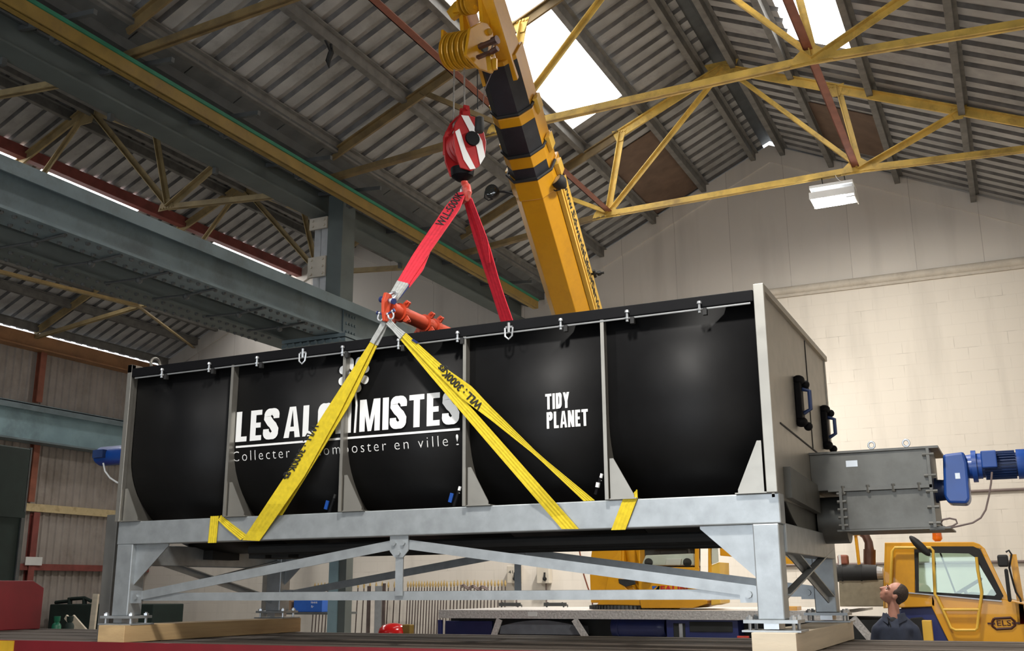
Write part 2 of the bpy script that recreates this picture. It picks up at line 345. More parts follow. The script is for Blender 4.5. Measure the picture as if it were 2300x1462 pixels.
def headline(name, body, fn, m, parent, W=.47, s=.185, h=.165, gap=.07, wide={}):
    x = 0; items = []
    for ch in body:
        w_ = s if ch == 'I' else W*wide.get(ch, 1); items.append((ch, x, w_)); x += w_+gap
    tot = x-gap; out = []
    for ch, x0, w_ in items:
        b = bmesh.new()
        for k, pl in enumerate(glyph(ch, w_, s, h)): b.faces.new([b.verts.new(((x0+u)/tot, v, k*.0006)) for u, v in pl])
        me = bpy.data.meshes.new(name); b.to_mesh(me); b.free(); out.append(film(name, me, fn, m, parent))
    return out

# ================================================================== THE HALL
YE = 20.2                                   # end wall
XR_, ZR_, SL = -3.75, 10.53, .47            # main ridge, slope
XLR, ZLR, SLL = -14.2, 10.12, .455          # left bay ridge
XV = -9.15                                  # valley
XRW, YF = 2.6, -5.0                         # right wall, front wall
zmain = lambda x: ZR_ - SL*abs(x-XR_)
zleft = lambda x: ZLR - SLL*abs(x-XLR)
mb = MB(); mb.box((-20.3, YF-.2, -.12), (XRW+.3, YE+.3, 0)); struct(mb.build('floor', M_FLOOR))
ZB = 7.22
mb = MB(); mb.box((-20.3, YE, 0), (XRW+.3, YE+.25, ZB)); struct(mb.build('wall_back', M_WALLB))
mb = MB(); mb.prism([(-20.1, YE+.02, ZB), (XRW+.2, YE+.02, ZB), (XRW+.2, YE+.02, zmain(XRW)-.03), (XR_, YE+.02, ZR_-.03), (XV, YE+.02, zmain(XV)-.03), (XLR, YE+.02, ZLR-.03), (-20.1, YE+.02, zleft(-20.1)-.03)], (0, .2, 0))
struct(mb.build('wall_gable', M_WALLG))
mb = MB(); mb.tube([(-19.9, YE-.02, 7.33), (-9, YE-.02, 7.33), (XRW, YE-.02, 7.33)], .085, 12); mb.box((-20, YE-.05, 7.2), (XRW, YE+.01, 7.27)); struct(mb.build('trim_1', M_TRIMW, smooth=True))
mb = MB()                                   # verge boards under the sheets at the end wall
for x0, x1, f in ((XR_, XRW, zmain), (XR_, XV+.3, zmain), (XLR, XV-.3, zleft), (XLR, -19.9, zleft)):
    mb.prism([(x0, YE-.03, f(x0)-.42), (x1, YE-.03, f(x1)-.42), (x1, YE-.03, f(x1)-.05), (x0, YE-.03, f(x0)-.05)], (0, .05, 0))
struct(mb.build('trim_2', M_WALLG))
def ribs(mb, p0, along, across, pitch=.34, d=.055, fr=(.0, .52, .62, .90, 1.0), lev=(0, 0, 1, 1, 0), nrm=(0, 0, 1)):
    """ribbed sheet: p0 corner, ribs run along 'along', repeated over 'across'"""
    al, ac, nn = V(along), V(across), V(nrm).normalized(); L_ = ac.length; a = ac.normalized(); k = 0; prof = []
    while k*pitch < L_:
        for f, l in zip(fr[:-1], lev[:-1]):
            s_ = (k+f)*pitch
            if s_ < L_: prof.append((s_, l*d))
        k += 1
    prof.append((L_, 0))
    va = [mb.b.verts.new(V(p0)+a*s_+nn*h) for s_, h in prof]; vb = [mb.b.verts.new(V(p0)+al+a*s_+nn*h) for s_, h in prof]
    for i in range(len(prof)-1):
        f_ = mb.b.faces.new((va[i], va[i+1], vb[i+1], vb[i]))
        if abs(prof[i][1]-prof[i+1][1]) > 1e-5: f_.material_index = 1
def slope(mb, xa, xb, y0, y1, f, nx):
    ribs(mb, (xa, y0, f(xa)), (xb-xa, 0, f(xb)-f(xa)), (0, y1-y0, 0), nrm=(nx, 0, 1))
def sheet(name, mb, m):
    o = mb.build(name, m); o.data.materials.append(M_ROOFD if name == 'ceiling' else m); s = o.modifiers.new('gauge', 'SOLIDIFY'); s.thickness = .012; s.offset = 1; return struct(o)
RA, RB = (-6.22, -5.14), (-2.34, -1.36)     # rooflight strips between purlins
mb = MB()
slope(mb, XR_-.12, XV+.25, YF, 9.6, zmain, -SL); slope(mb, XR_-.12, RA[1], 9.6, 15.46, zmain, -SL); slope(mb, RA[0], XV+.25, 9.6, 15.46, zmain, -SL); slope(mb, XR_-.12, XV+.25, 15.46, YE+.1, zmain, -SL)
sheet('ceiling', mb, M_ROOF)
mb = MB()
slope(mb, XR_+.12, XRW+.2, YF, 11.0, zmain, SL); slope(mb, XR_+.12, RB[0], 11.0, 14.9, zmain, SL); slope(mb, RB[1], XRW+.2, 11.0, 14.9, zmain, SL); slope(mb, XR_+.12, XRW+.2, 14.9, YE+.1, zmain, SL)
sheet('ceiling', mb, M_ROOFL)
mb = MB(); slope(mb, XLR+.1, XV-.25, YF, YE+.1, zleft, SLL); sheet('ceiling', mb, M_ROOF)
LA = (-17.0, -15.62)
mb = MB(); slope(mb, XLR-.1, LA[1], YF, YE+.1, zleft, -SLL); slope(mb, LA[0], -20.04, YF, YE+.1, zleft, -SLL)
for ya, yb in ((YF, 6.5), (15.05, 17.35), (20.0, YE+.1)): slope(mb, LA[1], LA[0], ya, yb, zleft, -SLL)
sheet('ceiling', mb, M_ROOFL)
n = 0
for xs, f, y0, y1, nx in ((RA, zmain, 9.6, 15.46, -SL), (RB, zmain, 11.0, 14.9, SL), (LA, zleft, 6.5, 12.15, -SLL), (LA, zleft, 12.6, 15.05, -SLL), (LA, zleft, 17.35, 20.0, -SLL)):
    n += 1; mb = MB(); slope(mb, xs[0], xs[1], y0, y1, f, nx); struct(mb.build('window_%d' % n, M_SKY))
mb = MB(); slope(mb, LA[1], LA[0], 12.15, 12.6, zleft, -SLL); sheet('ceiling', mb, M_ROOFL)
# ridge caps
for k, (x, z) in enumerate(((XR_, ZR_), (XLR, ZLR))):
    mb = MB(); mb.prism([(x-.34, YF, z-.07), (x, YF, z+.09), (x+.34, YF, z-.07), (x+.34, YF, z-.03), (x, YF, z+.13), (x-.34, YF, z-.03)], (0, YE+.1-YF, 0)); struct(mb.build('trim_%d' % (3+k), M_STEELD))
# valley gutter: flat soffit boards either side of the gutter box
mb = MB()
for x0, x1, f in ((-8.62, XV+.1, zmain), (XV-.1, -9.75, zleft)):
    y = YF
    while y < YE:
        y2 = min(y+.93, YE); za, zb = f(x0)-.14, f(x1)-.14
        mb.hexa([V((x0, y, za)), V((x1, y, zb)), V((x1, y, zb-.03)), V((x0, y, za-.03))], [V((x0, y2-.02, za)), V((x1, y2-.02, zb)), V((x1, y2-.02, zb-.03)), V((x0, y2-.02, za-.03))]); y = y2
struct(mb.build('trim_5', M_STEELD))
mb = MB(); mb.box((XV-.3, YF, 7.83), (XV+.3, YE, 8.22)); struct(mb.build('trim_6', M_STEELD))
# purlins (run the length of the hall)
k = 7
for f, xs in ((zmain, (-4.05, -5.12, -6.24, -7.44, -8.64, -3.45, -2.52, -1.32, -.03, 1.2)), (zleft, (-14.45, -16.9, -18.1, -18.75, -19.72, -13.9, -12.8, -11.6, -10.5))):
    for x in xs:
        z = f(x)-.02; mb = MB(); mb.bar((x, YF, z-.09), (x, YE, z-.09), .035, .17); mb.bar((x-.035, YF, z-.17), (x-.035, YE, z-.17), .09, .015); mb.bar((x+.035, YF, z-.015), (x+.035, YE, z-.015), .09, .015)
        struct(mb.build('trim_%d' % k, M_PURL)); k += 1
x = -15.52; z = zleft(x)-.03; mb = MB(); mb.bar((x, YF, z-.1), (x, YE, z-.1), .05, .2); mb.bar((x-.06, YF, z-.2), (x-.06, YE, z-.2), .16, .02); struct(mb.build('trim_%d' % k, M_REDBAR)); k += 1
# brown boards over two dead rooflights near the end wall
for x0, x1, y0, y1 in ((-6.2, -5.14, 17.0, 20.1), (-2.5, -1.36, 17.35, 19.4)):
    mb = MB(); mb.hexa([V((x0, y0, zmain(x0)-.03)), V((x1, y0, zmain(x1)-.03)), V((x1, y1, zmain(x1)-.03)), V((x0, y1, zmain(x0)-.03))], [V((x0, y0, zmain(x0)-.01)), V((x1, y0, zmain(x1)-.01)), V((x1, y1, zmain(x1)-.01)), V((x0, y1, zmain(x0)-.01))])
    struct(mb.build('trim_%d' % k, M_BOARD)); k += 1
# left wall: ribbed sheet above and below the timber rail, open strip of daylight at the eaves
XW = -20.0
mb = MB(); ribs(mb, (XW, YF, 0), (0, 0, 7.28), (0, YE-YF, 0), pitch=.2, d=.035, nrm=(1, 0, 0), fr=(0, .62, .72, .9, 1)); o = sheet('wall_left', mb, M_LWALL)
mb = MB(); mb.box((XW+.06, YF, 7.02), (XW+.2, YE, 7.37)); mb.box((XW+.04, YF, 7.0), (XW+.34, YE, 7.03)); struct(mb.build('trim_%d' % k, M_ORANGE)); k += 1
y0, y1 = P(75, 1140, x=XW+.1).y, YE
z = P(75, 1140, x=XW+.1).z
mb = MB(); mb.box((XW+.045, 11, z-.085), (XW+.14, YE, z+.085)); struct(mb.build('trim_%d' % k, M_WOODR)); k += 1
z = P(250, 1277, x=XW+.1).z
mb = MB(); mb.box((XW+.045, 11, z-.07), (XW+.16, YE, z+.07)); struct(mb.build('trim_%d' % k, M_REDBAR)); k += 1
# right and front walls (behind the viewer, with an unseen doorway added for the light)
mb = MB(); mb.box((XRW, YF, 0), (XRW+.2, YE, zmain(XRW)-.02)); struct(mb.build('wall_right', M_WALLB))
mb = MB(); mb.box((-20.3, YF-.2, 0), (-7, YF, 7.3)); mb.box((0, YF-.2, 0), (XRW+.2, YF, 7.3)); mb.box((-7, YF-.2, 4.8), (0, YF, 7.3)); struct(mb.build('wall_front', M_WALLG))

# ------------------------------------------------------------------ trusses
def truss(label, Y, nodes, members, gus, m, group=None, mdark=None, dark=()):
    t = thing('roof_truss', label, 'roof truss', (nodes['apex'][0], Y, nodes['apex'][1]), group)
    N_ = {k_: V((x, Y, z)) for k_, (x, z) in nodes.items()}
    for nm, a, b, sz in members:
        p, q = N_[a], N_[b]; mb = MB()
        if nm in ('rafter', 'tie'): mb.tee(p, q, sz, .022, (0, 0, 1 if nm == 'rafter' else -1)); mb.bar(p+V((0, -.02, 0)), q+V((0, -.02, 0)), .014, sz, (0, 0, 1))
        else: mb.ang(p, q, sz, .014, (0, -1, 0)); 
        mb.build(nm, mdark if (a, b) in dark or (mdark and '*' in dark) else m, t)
    for g, w_, h in gus:
        c = N_[g]; mb = MB(); mb.prism([c+V((-w_, -.035, -h*.5)), c+V((w_, -.035, -h*.5)), c+V((w_*.8, -.035, h*.3)), c+V((w_*.3, -.035, h)), c+V((-w_*.3, -.035, h)), c+V((-w_*.8, -.035, h*.3))] if h > 0 else [c+V((-w_, -.035, -h*.5)), c+V((w_, -.035, -h*.5)), c+V((w_*.4, -.035, h)), c+V((-w_*.4, -.035, h))], (0, .012, 0))
        for dx in (-.7, -.35, 0, .35, .7): mb.cyl(c+V((w_*dx, -.055, -h*.25)), c+V((w_*dx, -.03, -h*.25)), .018, 8)
        mb.build('gusset_plate', m, t)
    return t
def main_nodes(dz):
    return dict(apex=(-3.68, 10.24), hl=(-8.75, 8.0), hr=(1.6, 7.93), tl=(-5.86, 7.9+dz), tr=(-1.64, 7.95+dz), l1=(-5.56, 9.41), l2=(-7.2, 8.69), r1=(-1.86, 9.44), r2=(-.11, 8.67), el=(-8.75, 7.66), er=(1.6, 7.78+dz))
MM = [('rafter', 'apex', 'hl', .14), ('rafter', 'apex', 'hr', .14), ('tie', 'el', 'tl', .10), ('tie', 'tl', 'tr', .10), ('tie', 'tr', 'er', .10),
      ('strut', 'tl', 'l1', .09), ('strut', 'tl', 'l2', .08), ('strut', 'tl', 'apex', .075), ('strut', 'tr', 'r1', .09), ('strut', 'tr', 'r2', .09), ('strut', 'tr', 'apex', .08)]
GM = [('tl', .26, .16), ('tr', .26, .16), ('l1', .14, -.14), ('r1', .14, -.14), ('r2', .14, -.14), ('apex', .3, -.24)]
truss('yellow roof truss of the main bay nearest the end wall, lamp hung from its tie', 16.1, main_nodes(.06), [('rafter', 'apex', 'l1', .14), ('rafter', 'l1', 'hl', .14)]+MM[1:], GM, M_TRUSS, None, M_TRUSSB, (('l1', 'hl'), ('el', 'tl')))  # left rafter split so its lower half takes the shade-brown colour
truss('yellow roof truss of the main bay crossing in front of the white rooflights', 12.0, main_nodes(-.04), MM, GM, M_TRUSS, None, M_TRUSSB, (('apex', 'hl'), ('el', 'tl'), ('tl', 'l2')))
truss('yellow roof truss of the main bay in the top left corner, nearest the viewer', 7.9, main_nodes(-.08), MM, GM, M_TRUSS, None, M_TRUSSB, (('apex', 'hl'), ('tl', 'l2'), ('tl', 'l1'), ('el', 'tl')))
LN = dict(apex=(-14.05, 9.95), hl=(-19.85, 7.4), hr=(-9.55, 7.72), tl=(-16.1, 7.72), tr=(-12.0, 7.75), r1=(-12.42, 9.16), r2=(-10.9, 8.38), l1=(-15.7, 9.22), l2=(-17.4, 8.46), el=(-19.85, 7.3), er=(-9.55, 7.54))
LM = [('rafter', 'apex', 'hl', .14), ('rafter', 'apex', 'hr', .13), ('tie', 'el', 'tl', .09), ('tie', 'tr', 'er', .09),
      ('strut', 'tr', 'r1', .08), ('strut', 'tr', 'r2', .09), ('strut', 'tr', 'apex', .09), ('strut', 'tl', 'l1', .06), ('strut', 'tl', 'apex', .07)]
GL = [('tr', .17, .13), ('apex', .32, -.3), ('tl', .15, .12)]
truss('cream yellow truss of the left bay beside the grey column, far one', 16.1, LN, LM, GL, M_TRUSSC)
truss('cream yellow truss of the left bay above the long light slot, middle one', 12.0, LN, LM, GL, M_TRUSSC)
truss('cream yellow truss of the left bay at the left edge, only its tie end showing', 7.9, LN, LM, GL, M_TRUSSC)
# stray thin brace on the main-bay apex (short link by the ridge)
def runner(label, p0, p1, sz, m):
    mb = MB(); mb.ang(p0, p1, sz, .014, (0, 0, 1)); o = mb.build('runner_angle', m); return tag(o, label, 'tie bar')
runner('red brown angle bar running back past the crane boom, left of the two', (-5.86, 4, 7.99), (-5.86, 16.1, 7.99), .11, M_RUST)
runner('red brown angle bar crossing the right rooflight and ending above the lamp', (-1.72, 4, 8.0), (-1.72, 16.1, 8.04), .11, M_RUST)
p = P(0, 655, x=-16.1); q = P(310, 692, x=-16.1)
runner('dull yellow runner bar low in the left bay, below the twin girder', p-V((0, 6, 0)), q, .09, M_TRUSSC)
runner('thin dull yellow wind brace slanting to the end wall in the left bay', q, P(432, 782, y=YE-.1), .07, M_TRUSSC)

# ------------------------------------------------------------------ valley beam, conductor rail, column, twin gantry girder, wall girder
bx = -9.42
def long(name, label, cat, fn, m):
    mb = MB(); fn(mb); return tag(mb.build(name, m), label, cat)
vb_ = thing('valley_beam', 'dark grey steel beam along the valley, passing behind the column head', 'beam', (bx, 6, 7.4))
mb = MB(); mb.ibeam((bx, YF+.1, 7.585), (bx, YE-.05, 7.585), .34, .43, .025, .02); mb.build('beam', M_GIRDD, vb_)
for y in (6.95, 8.5, 10.4, 15.3):
    mb = MB(); mb.box((bx-.17, y-.03, 7.28), (bx-.11, y+.03, 7.37)); mb.build('clamp', M_STEELD, vb_)
gx = -8.5
cr = thing('conductor_rail', 'yellow rail with a green top edge running along the valley beam', 'rail', (gx, 8, 7.5))
mb = MB(); mb.bar((gx, YF+.1, 7.40), (gx, 19.0, 7.36), .04, .15); mb.bar((gx-.05, YF+.1, 7.335), (gx-.05, 19.0, 7.295), .1, .02); mb.build('rail', M_YRAIL, cr)
mb = MB(); mb.bar((gx+.012, YF+.1, 7.50), (gx+.012, 19.0, 7.46), .05, .045); mb.build('green_strip', M_GREENP, cr)
for y in (7.0, 8.15, 9.7, 11.3, 12.6, 14.6, 16.6, 18.2):
    mb = MB(); mb.bar((bx, y, 7.72), (gx+.25, y, 7.62), .05, .06); mb.box((gx-.35, y-.05, 7.4), (gx-.28, y+.05, 7.7)); mb.bar((gx-.32, y, 7.4), (gx, y, 7.42), .03, .05)
    mb.build('bracket', M_STEELD, cr)
# grey column (twin leaf) standing on the gantry column
col = thing('column', 'grey twin-leaf steel column with bolted batten plates, under the valley beam', 'column', (-9.4, 12.9, 0))
Yc = 12.62
xa, xb, xc, xd = [P(x, 600, y=Yc).x for x in (695, 712, 733, 766)]
mb = MB(); mb.box((xc, Yc, 5.955), (xd, Yc+.34, 7.75)); mb.build('rear_leaf', M_GIRDD, col)
mb = MB(); mb.box((xa, Yc+.1, 5.955), (xb-.02, Yc+.4, 7.3)); mb.box((xa, Yc+.32, 5.955), (xc, Yc+.36, 7.3)); mb.build('front_leaf', M_SHK, col)
mb = MB(); mb.box((xb+.045, Yc+.02, 5.955), (xc, Yc+.06, 7.3)); mb.build('front_leaf', M_SHK, col)
for t, b in ((490, 515), (577, 622)):
    mb = MB(); z1, z0 = P(715, t, y=Yc).z, P(715, b, y=Yc).z
    mb.box((xa-.02, Yc-.02, z0), (xc-.01, Yc+.015, z1))
    for x in (xa+.05, xc-.06):
        for f in ((.25, .75) if t < 500 else (.15, .5, .85)): mb.cyl((x, Yc-.045, z0+(z1-z0)*f), (x, Yc, z0+(z1-z0)*f), .022, 8)
    mb.build('batten_plate', M_BOXP, col)
# lower column carrying the girder
Yg = 12.95
xg = [P(x, 1300, y=Yg).x for x in (740, 761, 777)]
gc = thing('gantry_column', 'grey steel column with a pale blue flange, standing behind the trailer', 'column', (xg[1], Yg+.2, 0))
mb = MB(); mb.box((xg[1], Yg, 0), (xg[2], Yg+.17, 5.25)); mb.build('web', M_GIRDD, gc)
mb = MB(); mb.box((xg[0], Yg-.02, 0), (xg[1]-.004, Yg+.3, 5.25)); mb.build('flange', M_GIRDL, gc)
mb = MB(); p0, p1 = P(632, 787, y=12.55), P(775, 768, y=12.55); zc_ = 5.42
mb.box((p0.x, 12.55, 5.255), (p1.x, 13.45, 5.31)); mb.box((p0.x, 12.55, 5.33), (p1.x, 13.45, 5.385))
for i in range(8): x = p0.x+.1+i*(p1.x-p0.x-.2)/7; mb.cyl((x, 12.52, 5.285), (x, 12.56, 5.285), .03, 8)
mb.build('cap_plate', M_GIRD, gc)
tg = thing('gantry_girder', 'blue grey twin girder with bolted bottom flanges, slanting down from the left edge', 'girder', (-9.9, 8, 5.8))
for xc_, m1 in ((-9.11, M_GIRD), (-10.15, M_GIRDD)):
    mb = MB(); y0, y1 = YF+.1, YE-.06
    mb.box((xc_-.01, y0, 5.43), (xc_+.01, y1, 5.913)); mb.box((xc_-.213, y0, 5.913), (xc_+.213, y1, 5.95)); mb.box((xc_+.193, y0, 5.79), (xc_+.213, y1, 5.913)); mb.box((xc_-.213, y0, 5.79), (xc_-.193, y1, 5.913))
    mb.build('girder', m1, tg)
    mb = MB(); mb.box((xc_-.213, y0, 5.396), (xc_+.213, y1, 5.43)); mb.build('bottom_flange', M_GIRDD if xc_ < -10 else M_GIRD, tg)
    y = 6.4; cnt = 0
    mb = MB()
    while y < 12.45:
        for dx in (-.13, .13): mb.lathe((xc_+dx, y, 5.398), (0, 0, -1), [(0, .026), (.022, .026), (.034, .016)], 8)
        y += .16
    bo = mb.build('bolt_rows', M_STEELD, tg); bo['kind'] = 'stuff'
for y in (6.67, 7.5, 8.3, 9.05, 9.87, 10.9, 11.8):
    mb = MB(); mb.tube([(-8.95, y, 5.385), (-9.4, y, 5.365), (-10.0, y, 5.385)], .016, 6); mb.ball((-9.42, y, 5.345), .045, n=8); mb.build('tie_rod', M_STEELD, tg)
mb = MB(); ys = [P(x, 740, x=-9.1).y for x in (768, 800)]
mb.box((-9.095, ys[0], 5.46), (-9.078, ys[1], 5.88))
for i in range(4):
    for j in range(3): y = ys[0]+.08+i*(ys[1]-ys[0]-.16)/3; mb.cyl((-9.08, y, 5.53+j*.13), (-9.056, y, 5.53+j*.13), .024, 8)
mb.build('splice_plate', M_GIRD, tg)
wg = thing('wall_girder', 'pale blue crane rail girder along the left ribbed wall', 'girder', (XW+.6, 15, 5.4))
z1, z0 = P(0, 897, x=XW+.5).z, P(0, 980, x=XW+.5).z
mb = MB(); zc_ = (z0+z1)/2
mb.box((XW+.40, YF, z0), (XW+.43, YE-.06, z1)); mb.build('web', M_GIRDL, wg)
mb = MB(); mb.box((XW+.2, YF, z1-.02), (XW+.62, YE-.06, z1+.02)); mb.box((XW+.60, YF, z1-.14), (XW+.62, YE-.06, z1)); mb.build('top_flange', M_GIRD, wg)
mb = MB(); mb.box((XW+.2, YF, z0-.02), (XW+.6, YE-.06, z0+.02)); mb.build('bottom_flange', M_GIRD, wg)
# posts on the left wall
for px, y0, y1, nm, lab, m in ((64, 1150, 1412, 'wall_post', 'red painted steel post on the left wall below the timber rail', M_REDBAR), (72, 985, 1128, 'wall_post', 'brown steel post on the left wall above the timber rail', M_RUST), (88, 790, 905, 'wall_post', 'dark brown post at the top of the left wall under the eaves beam', M_RUST)):
    a, b = P(px, y0, x=XW+.1), P(px, y1, x=XW+.1); yy = (a.y+b.y)/2
    zt, zb = max(a.z, b.z), max(0, min(a.z, b.z)) if y1 < 1400 else 0
    mb = MB(); mb.ibeam((XW+.12, yy, zb), (XW+.12, yy, zt), .16, .14, .012, .01, (1, 0, 0)); tag(mb.build(nm, m), lab, 'post')
a = P(81, 1260, x=XW+.28); mb = MB(); mb.box((XW+.2, a.y-.22, a.z-.09), (XW+.215, a.y+.22, a.z+.09)); tag(mb.build('notice', M_PAPER), 'small white notice card on the red wall post', 'sign')

# conduits on the end wall
for py, lab in ((1101, 'grey conduit along the blockwork behind the blue gear motor'), (1262, 'dark conduit along the blockwork behind the yellow cab')):
    z = P(2240, py, y=YE-.03).z; mb = MB(); mb.cyl((-4.5, YE-.03, z), (XRW-.1, YE-.03, z), .025, 8); tag(mb.build('wall_conduit', M_CABLE), lab, 'pipe')
c = P(742, 88, x=-7.44); mb = MB(); mb.tube([c+V((0, 0, .03)), c+V((.0, .03, -.12)), c+V((.02, 0, -.2)), c+V((-.03, .01, -.3)), c+V((0, 0, -.42))], [.02, .02, .04, .035, .006], 6); mb.tube([c+V((-.02, -.14, .0)), c+V((.0, -.05, -.12)), c+V((.02, 0, -.2))], [.015, .015, .02], 6)
tag(mb.build('hanging_rag', M_BLKM), 'torn black rag hanging from a roof purlin left of the crane head', 'rag')

# ================================================================== TRAILER
ZBED = 1.19
tr = thing('flatbed_trailer', 'red flatbed trailer with worn wooden boards under the black machine', 'trailer', (-4, 8.3, 0))
mb = MB()
for i in range(12):
    y = 7.12+i*.2045; mb.box((-11.2, y, ZBED-.05), (3.2, y+.198, ZBED-(.004 if i % 3 == 1 else 0)))
mb.build('deck_board', M_DECK, tr)
mb = MB(); mb.box((-11.3, 7.07, .93), (3.2, 7.118, ZBED+.004)); mb.build('side_rail', M_TRED, tr)
mb = MB(); mb.box((-11.3, 9.58, .93), (3.2, 9.63, ZBED-.003)); mb.build('side_rail', M_TRED, tr)
mb = MB(); x0 = P(30, 1448, y=7.06).x; mb.box((x0-1.6, 7.055, .94), (x0, 7.069, ZBED)); mb.build('marker_panel', M_TYEL, tr)
mb = MB(); mb.prism([(-10.95, 7.12, ZBED+.002), (-10.95, 9.42, ZBED+.002), (-10.95, 9.42, 1.68), (-10.95, 9.25, 1.765), (-10.95, 7.3, 1.765), (-10.95, 7.12, 1.68)], (-.06, 0, 0)); mb.build('headboard', M_TRED, tr, bevel=.01)
mb = MB(); mb.box((-11, 7.7, .55), (3, 7.85, 1.13)); mb.box((-11, 8.85, .55), (3, 9.0, 1.13)); mb.build('chassis', M_BLKM, tr)
for x in (-9.2, -7.9, 1.6):
    for y in (7.2, 9.2):
        mb = MB(); mb.cyl((x, y, .5), (x, y+.3, .5), .5, 24); mb.build('wheel', M_BLKM, tr, smooth=True)
sp = thing('stanchion_post', 'bare dark steel stanchion standing on the trailer bed beside the left leg', 'post', (-7.9, 7.5, ZBED))
mb = MB(); x0, x1 = P(240, 1160, y=7.42).x, P(264, 1160, y=7.42).x; zt = P(250, 1156, y=7.42).z
mb.prism([(x0, 7.42, ZBED+.002), (x1, 7.42, ZBED+.002), (x1, 7.42, zt), (x0, 7.42, zt)], (0, .16, 0)); mb.build('post', M_POST, sp, bevel=.006)
mb = MB(); mb.box((x0-.02, 7.44, zt-.14), (x0, 7.5, zt-.06)); mb.build('catch', M_BLKM, sp)

# ================================================================== COMPOSTER
FY, BY = 7.2, 9.86
YC = (FY+BY)/2; RD = (BY-FY)/2-.04; ZBOT = 2.0; RZ = .86; ZCEN = ZBOT+RZ
ZFB, ZFT = 2.045, 2.25
XL, XRr = P(262, 1224, y=FY).x, P(1750, 1108, y=FY).x
ZTOP = 3.725
def yfront(z):
    return YC-RD if z >= ZCEN else YC-RD*math.sqrt(max(0, 1-((ZCEN-z)/RZ)**2))
cm = thing('composting_machine', 'long black drum-bodied composting machine on a grey steel frame, slung from the crane', 'composter', (-4.45, YC, 1.34))
ribx = [P(513, 1000, y=FY-.04).x, P(768, 1000, y=FY-.04).x, P(1043, 1000, y=FY-.04).x, P(1360, 1000, y=FY-.04).x]
edges = [XL+.06]+ribx+[XRr-.05]
prof = [(YC-RD, 3.61), (YC-RD, ZCEN+.12)] + [(YC-RD*math.cos(a), ZCEN-RZ*math.sin(a)) for a in [math.pi*i/40 for i in range(41)]] + [(YC+RD, ZCEN+.12), (YC+RD, 3.61)]
for a, b in zip(edges[:-1], edges[1:]):
    mb = MB(); va = [mb.b.verts.new((a+.004, y, z)) for y, z in prof]; vb = [mb.b.verts.new((b-.004, y, z)) for y, z in prof]
    for i in range(len(prof)-1): mb.b.faces.new((va[i], va[i+1], vb[i+1], vb[i]))
    o = mb.build('drum_panel', M_BLACK, cm, smooth=True); s_ = o.modifiers.new('gauge', 'SOLIDIFY'); s_.thickness = .006; s_.offset = 1
def rib_poly(x, yo):
    arc = [(x, yfront(z)-.002, z) for z in [ZFT+(3.60-ZFT)*i/16 for i in range(17)]]
    return [(x, yo, 3.60), (x, yo, ZFT)]+arc
for x in ribx:
    mb = MB(); mb.prism(rib_poly(x-.006, FY-.04), (.012, 0, 0)); mb.box((x-.014, FY-.046, ZFT), (x+.014, FY-.036, 3.60)); mb.build('rib', M_STAIN, cm)
    mb = MB(); mb.prism([(p_[0], 2*YC-p_[1], p_[2]) for p_ in rib_poly(x-.006, FY-.04)], (.012, 0, 0)); mb.build('rib', M_STAIN, cm)
for x, s_ in [(r, 1) for r in ribx]+[(XL+.05, 1), (XRr-.075, -1)]:
    w_ = .20; h_ = .30 if x < -2 else .36
    mb = MB(); mb.prism([(x+s_*.02, FY-.02, ZFT+.002), (x+s_*w_, FY-.02, ZFT+.002), (x+s_*w_, FY-.02, ZFT+.03), (x+s_*.05, FY-.02, ZFT+h_), (x+s_*.02, FY-.02, ZFT+h_)], (0, .008, 0)); mb.box((min(x, x+s_*(w_+.02)), FY-.03, ZFT), (max(x, x+s_*(w_+.02)), FY+.1, ZFT+.008))
    mb.build('gusset', M_STAIN, cm)
# end plates
mb = MB(); mb.box((XL, FY-.05, ZFT), (XL+.055, FY+.0, ZTOP)); mb.box((XL, FY-.05, ZTOP-.08), (XL+.055, BY, ZTOP)); mb.box((XL, BY-.05, ZFT), (XL+.055, BY, ZTOP)); mb.build('end_post', M_STAIN, cm, bevel=.004)
mb = MB(); mb.prism([(XL+.02, FY+.0, ZFT), (XL+.02, BY-.05, ZFT), (XL+.02, BY-.05, ZTOP-.08), (XL+.02, FY+.0, ZTOP-.08)], (.012, 0, 0)); mb.build('end_plate', M_STAIN, cm)
mb = MB(); mb.prism([(XL+.04, *p_[1:]) for p_ in rib_poly(0, FY-.0)], (.01, 0, 0)); mb.build('rib', M_STAIN, cm)
xr = XRr
mb = MB(); mb.box((xr-.075, FY-.05, ZFT), (xr, FY+.0, ZTOP)); mb.build('end_post', M_STAIN, cm, bevel=.004)
mb = MB(); mb.box((xr-.075, BY-.05, ZFT), (xr-.02, BY, ZTOP-.02)); mb.build('end_post', M_STAIN, cm, bevel=.004)
mb = MB(); mb.prism([(xr-.06, y, z) for y, z in prof], (.012, 0, 0)); mb.build('drum_end', M_STAIND, cm)
mb = MB(); mb.box((xr-.06, FY, ZTOP-.05), (xr+.0, BY, ZTOP)); mb.build('top_rail', M_STAIN, cm, bevel=.004)
mb = MB(); mb.box((xr-.05, FY, ZFT-.03), (xr-.03, BY, ZTOP-.05)); mb.build('end_plate', M_STAIN, cm)
xp = xr-.03
for a, b in (((1806, 765), (1826, 1012)), ((1752, 950), (1845, 1025))):
    pa, pb = P(*a, x=xp), P(*b, x=xp); mb = MB(); mb.bar(pa+V((.003, 0, 0)), pb+V((.003, 0, 0)), .012, .006, (1, 0, 0)); mb.build('seam', M_BLKM, cm)
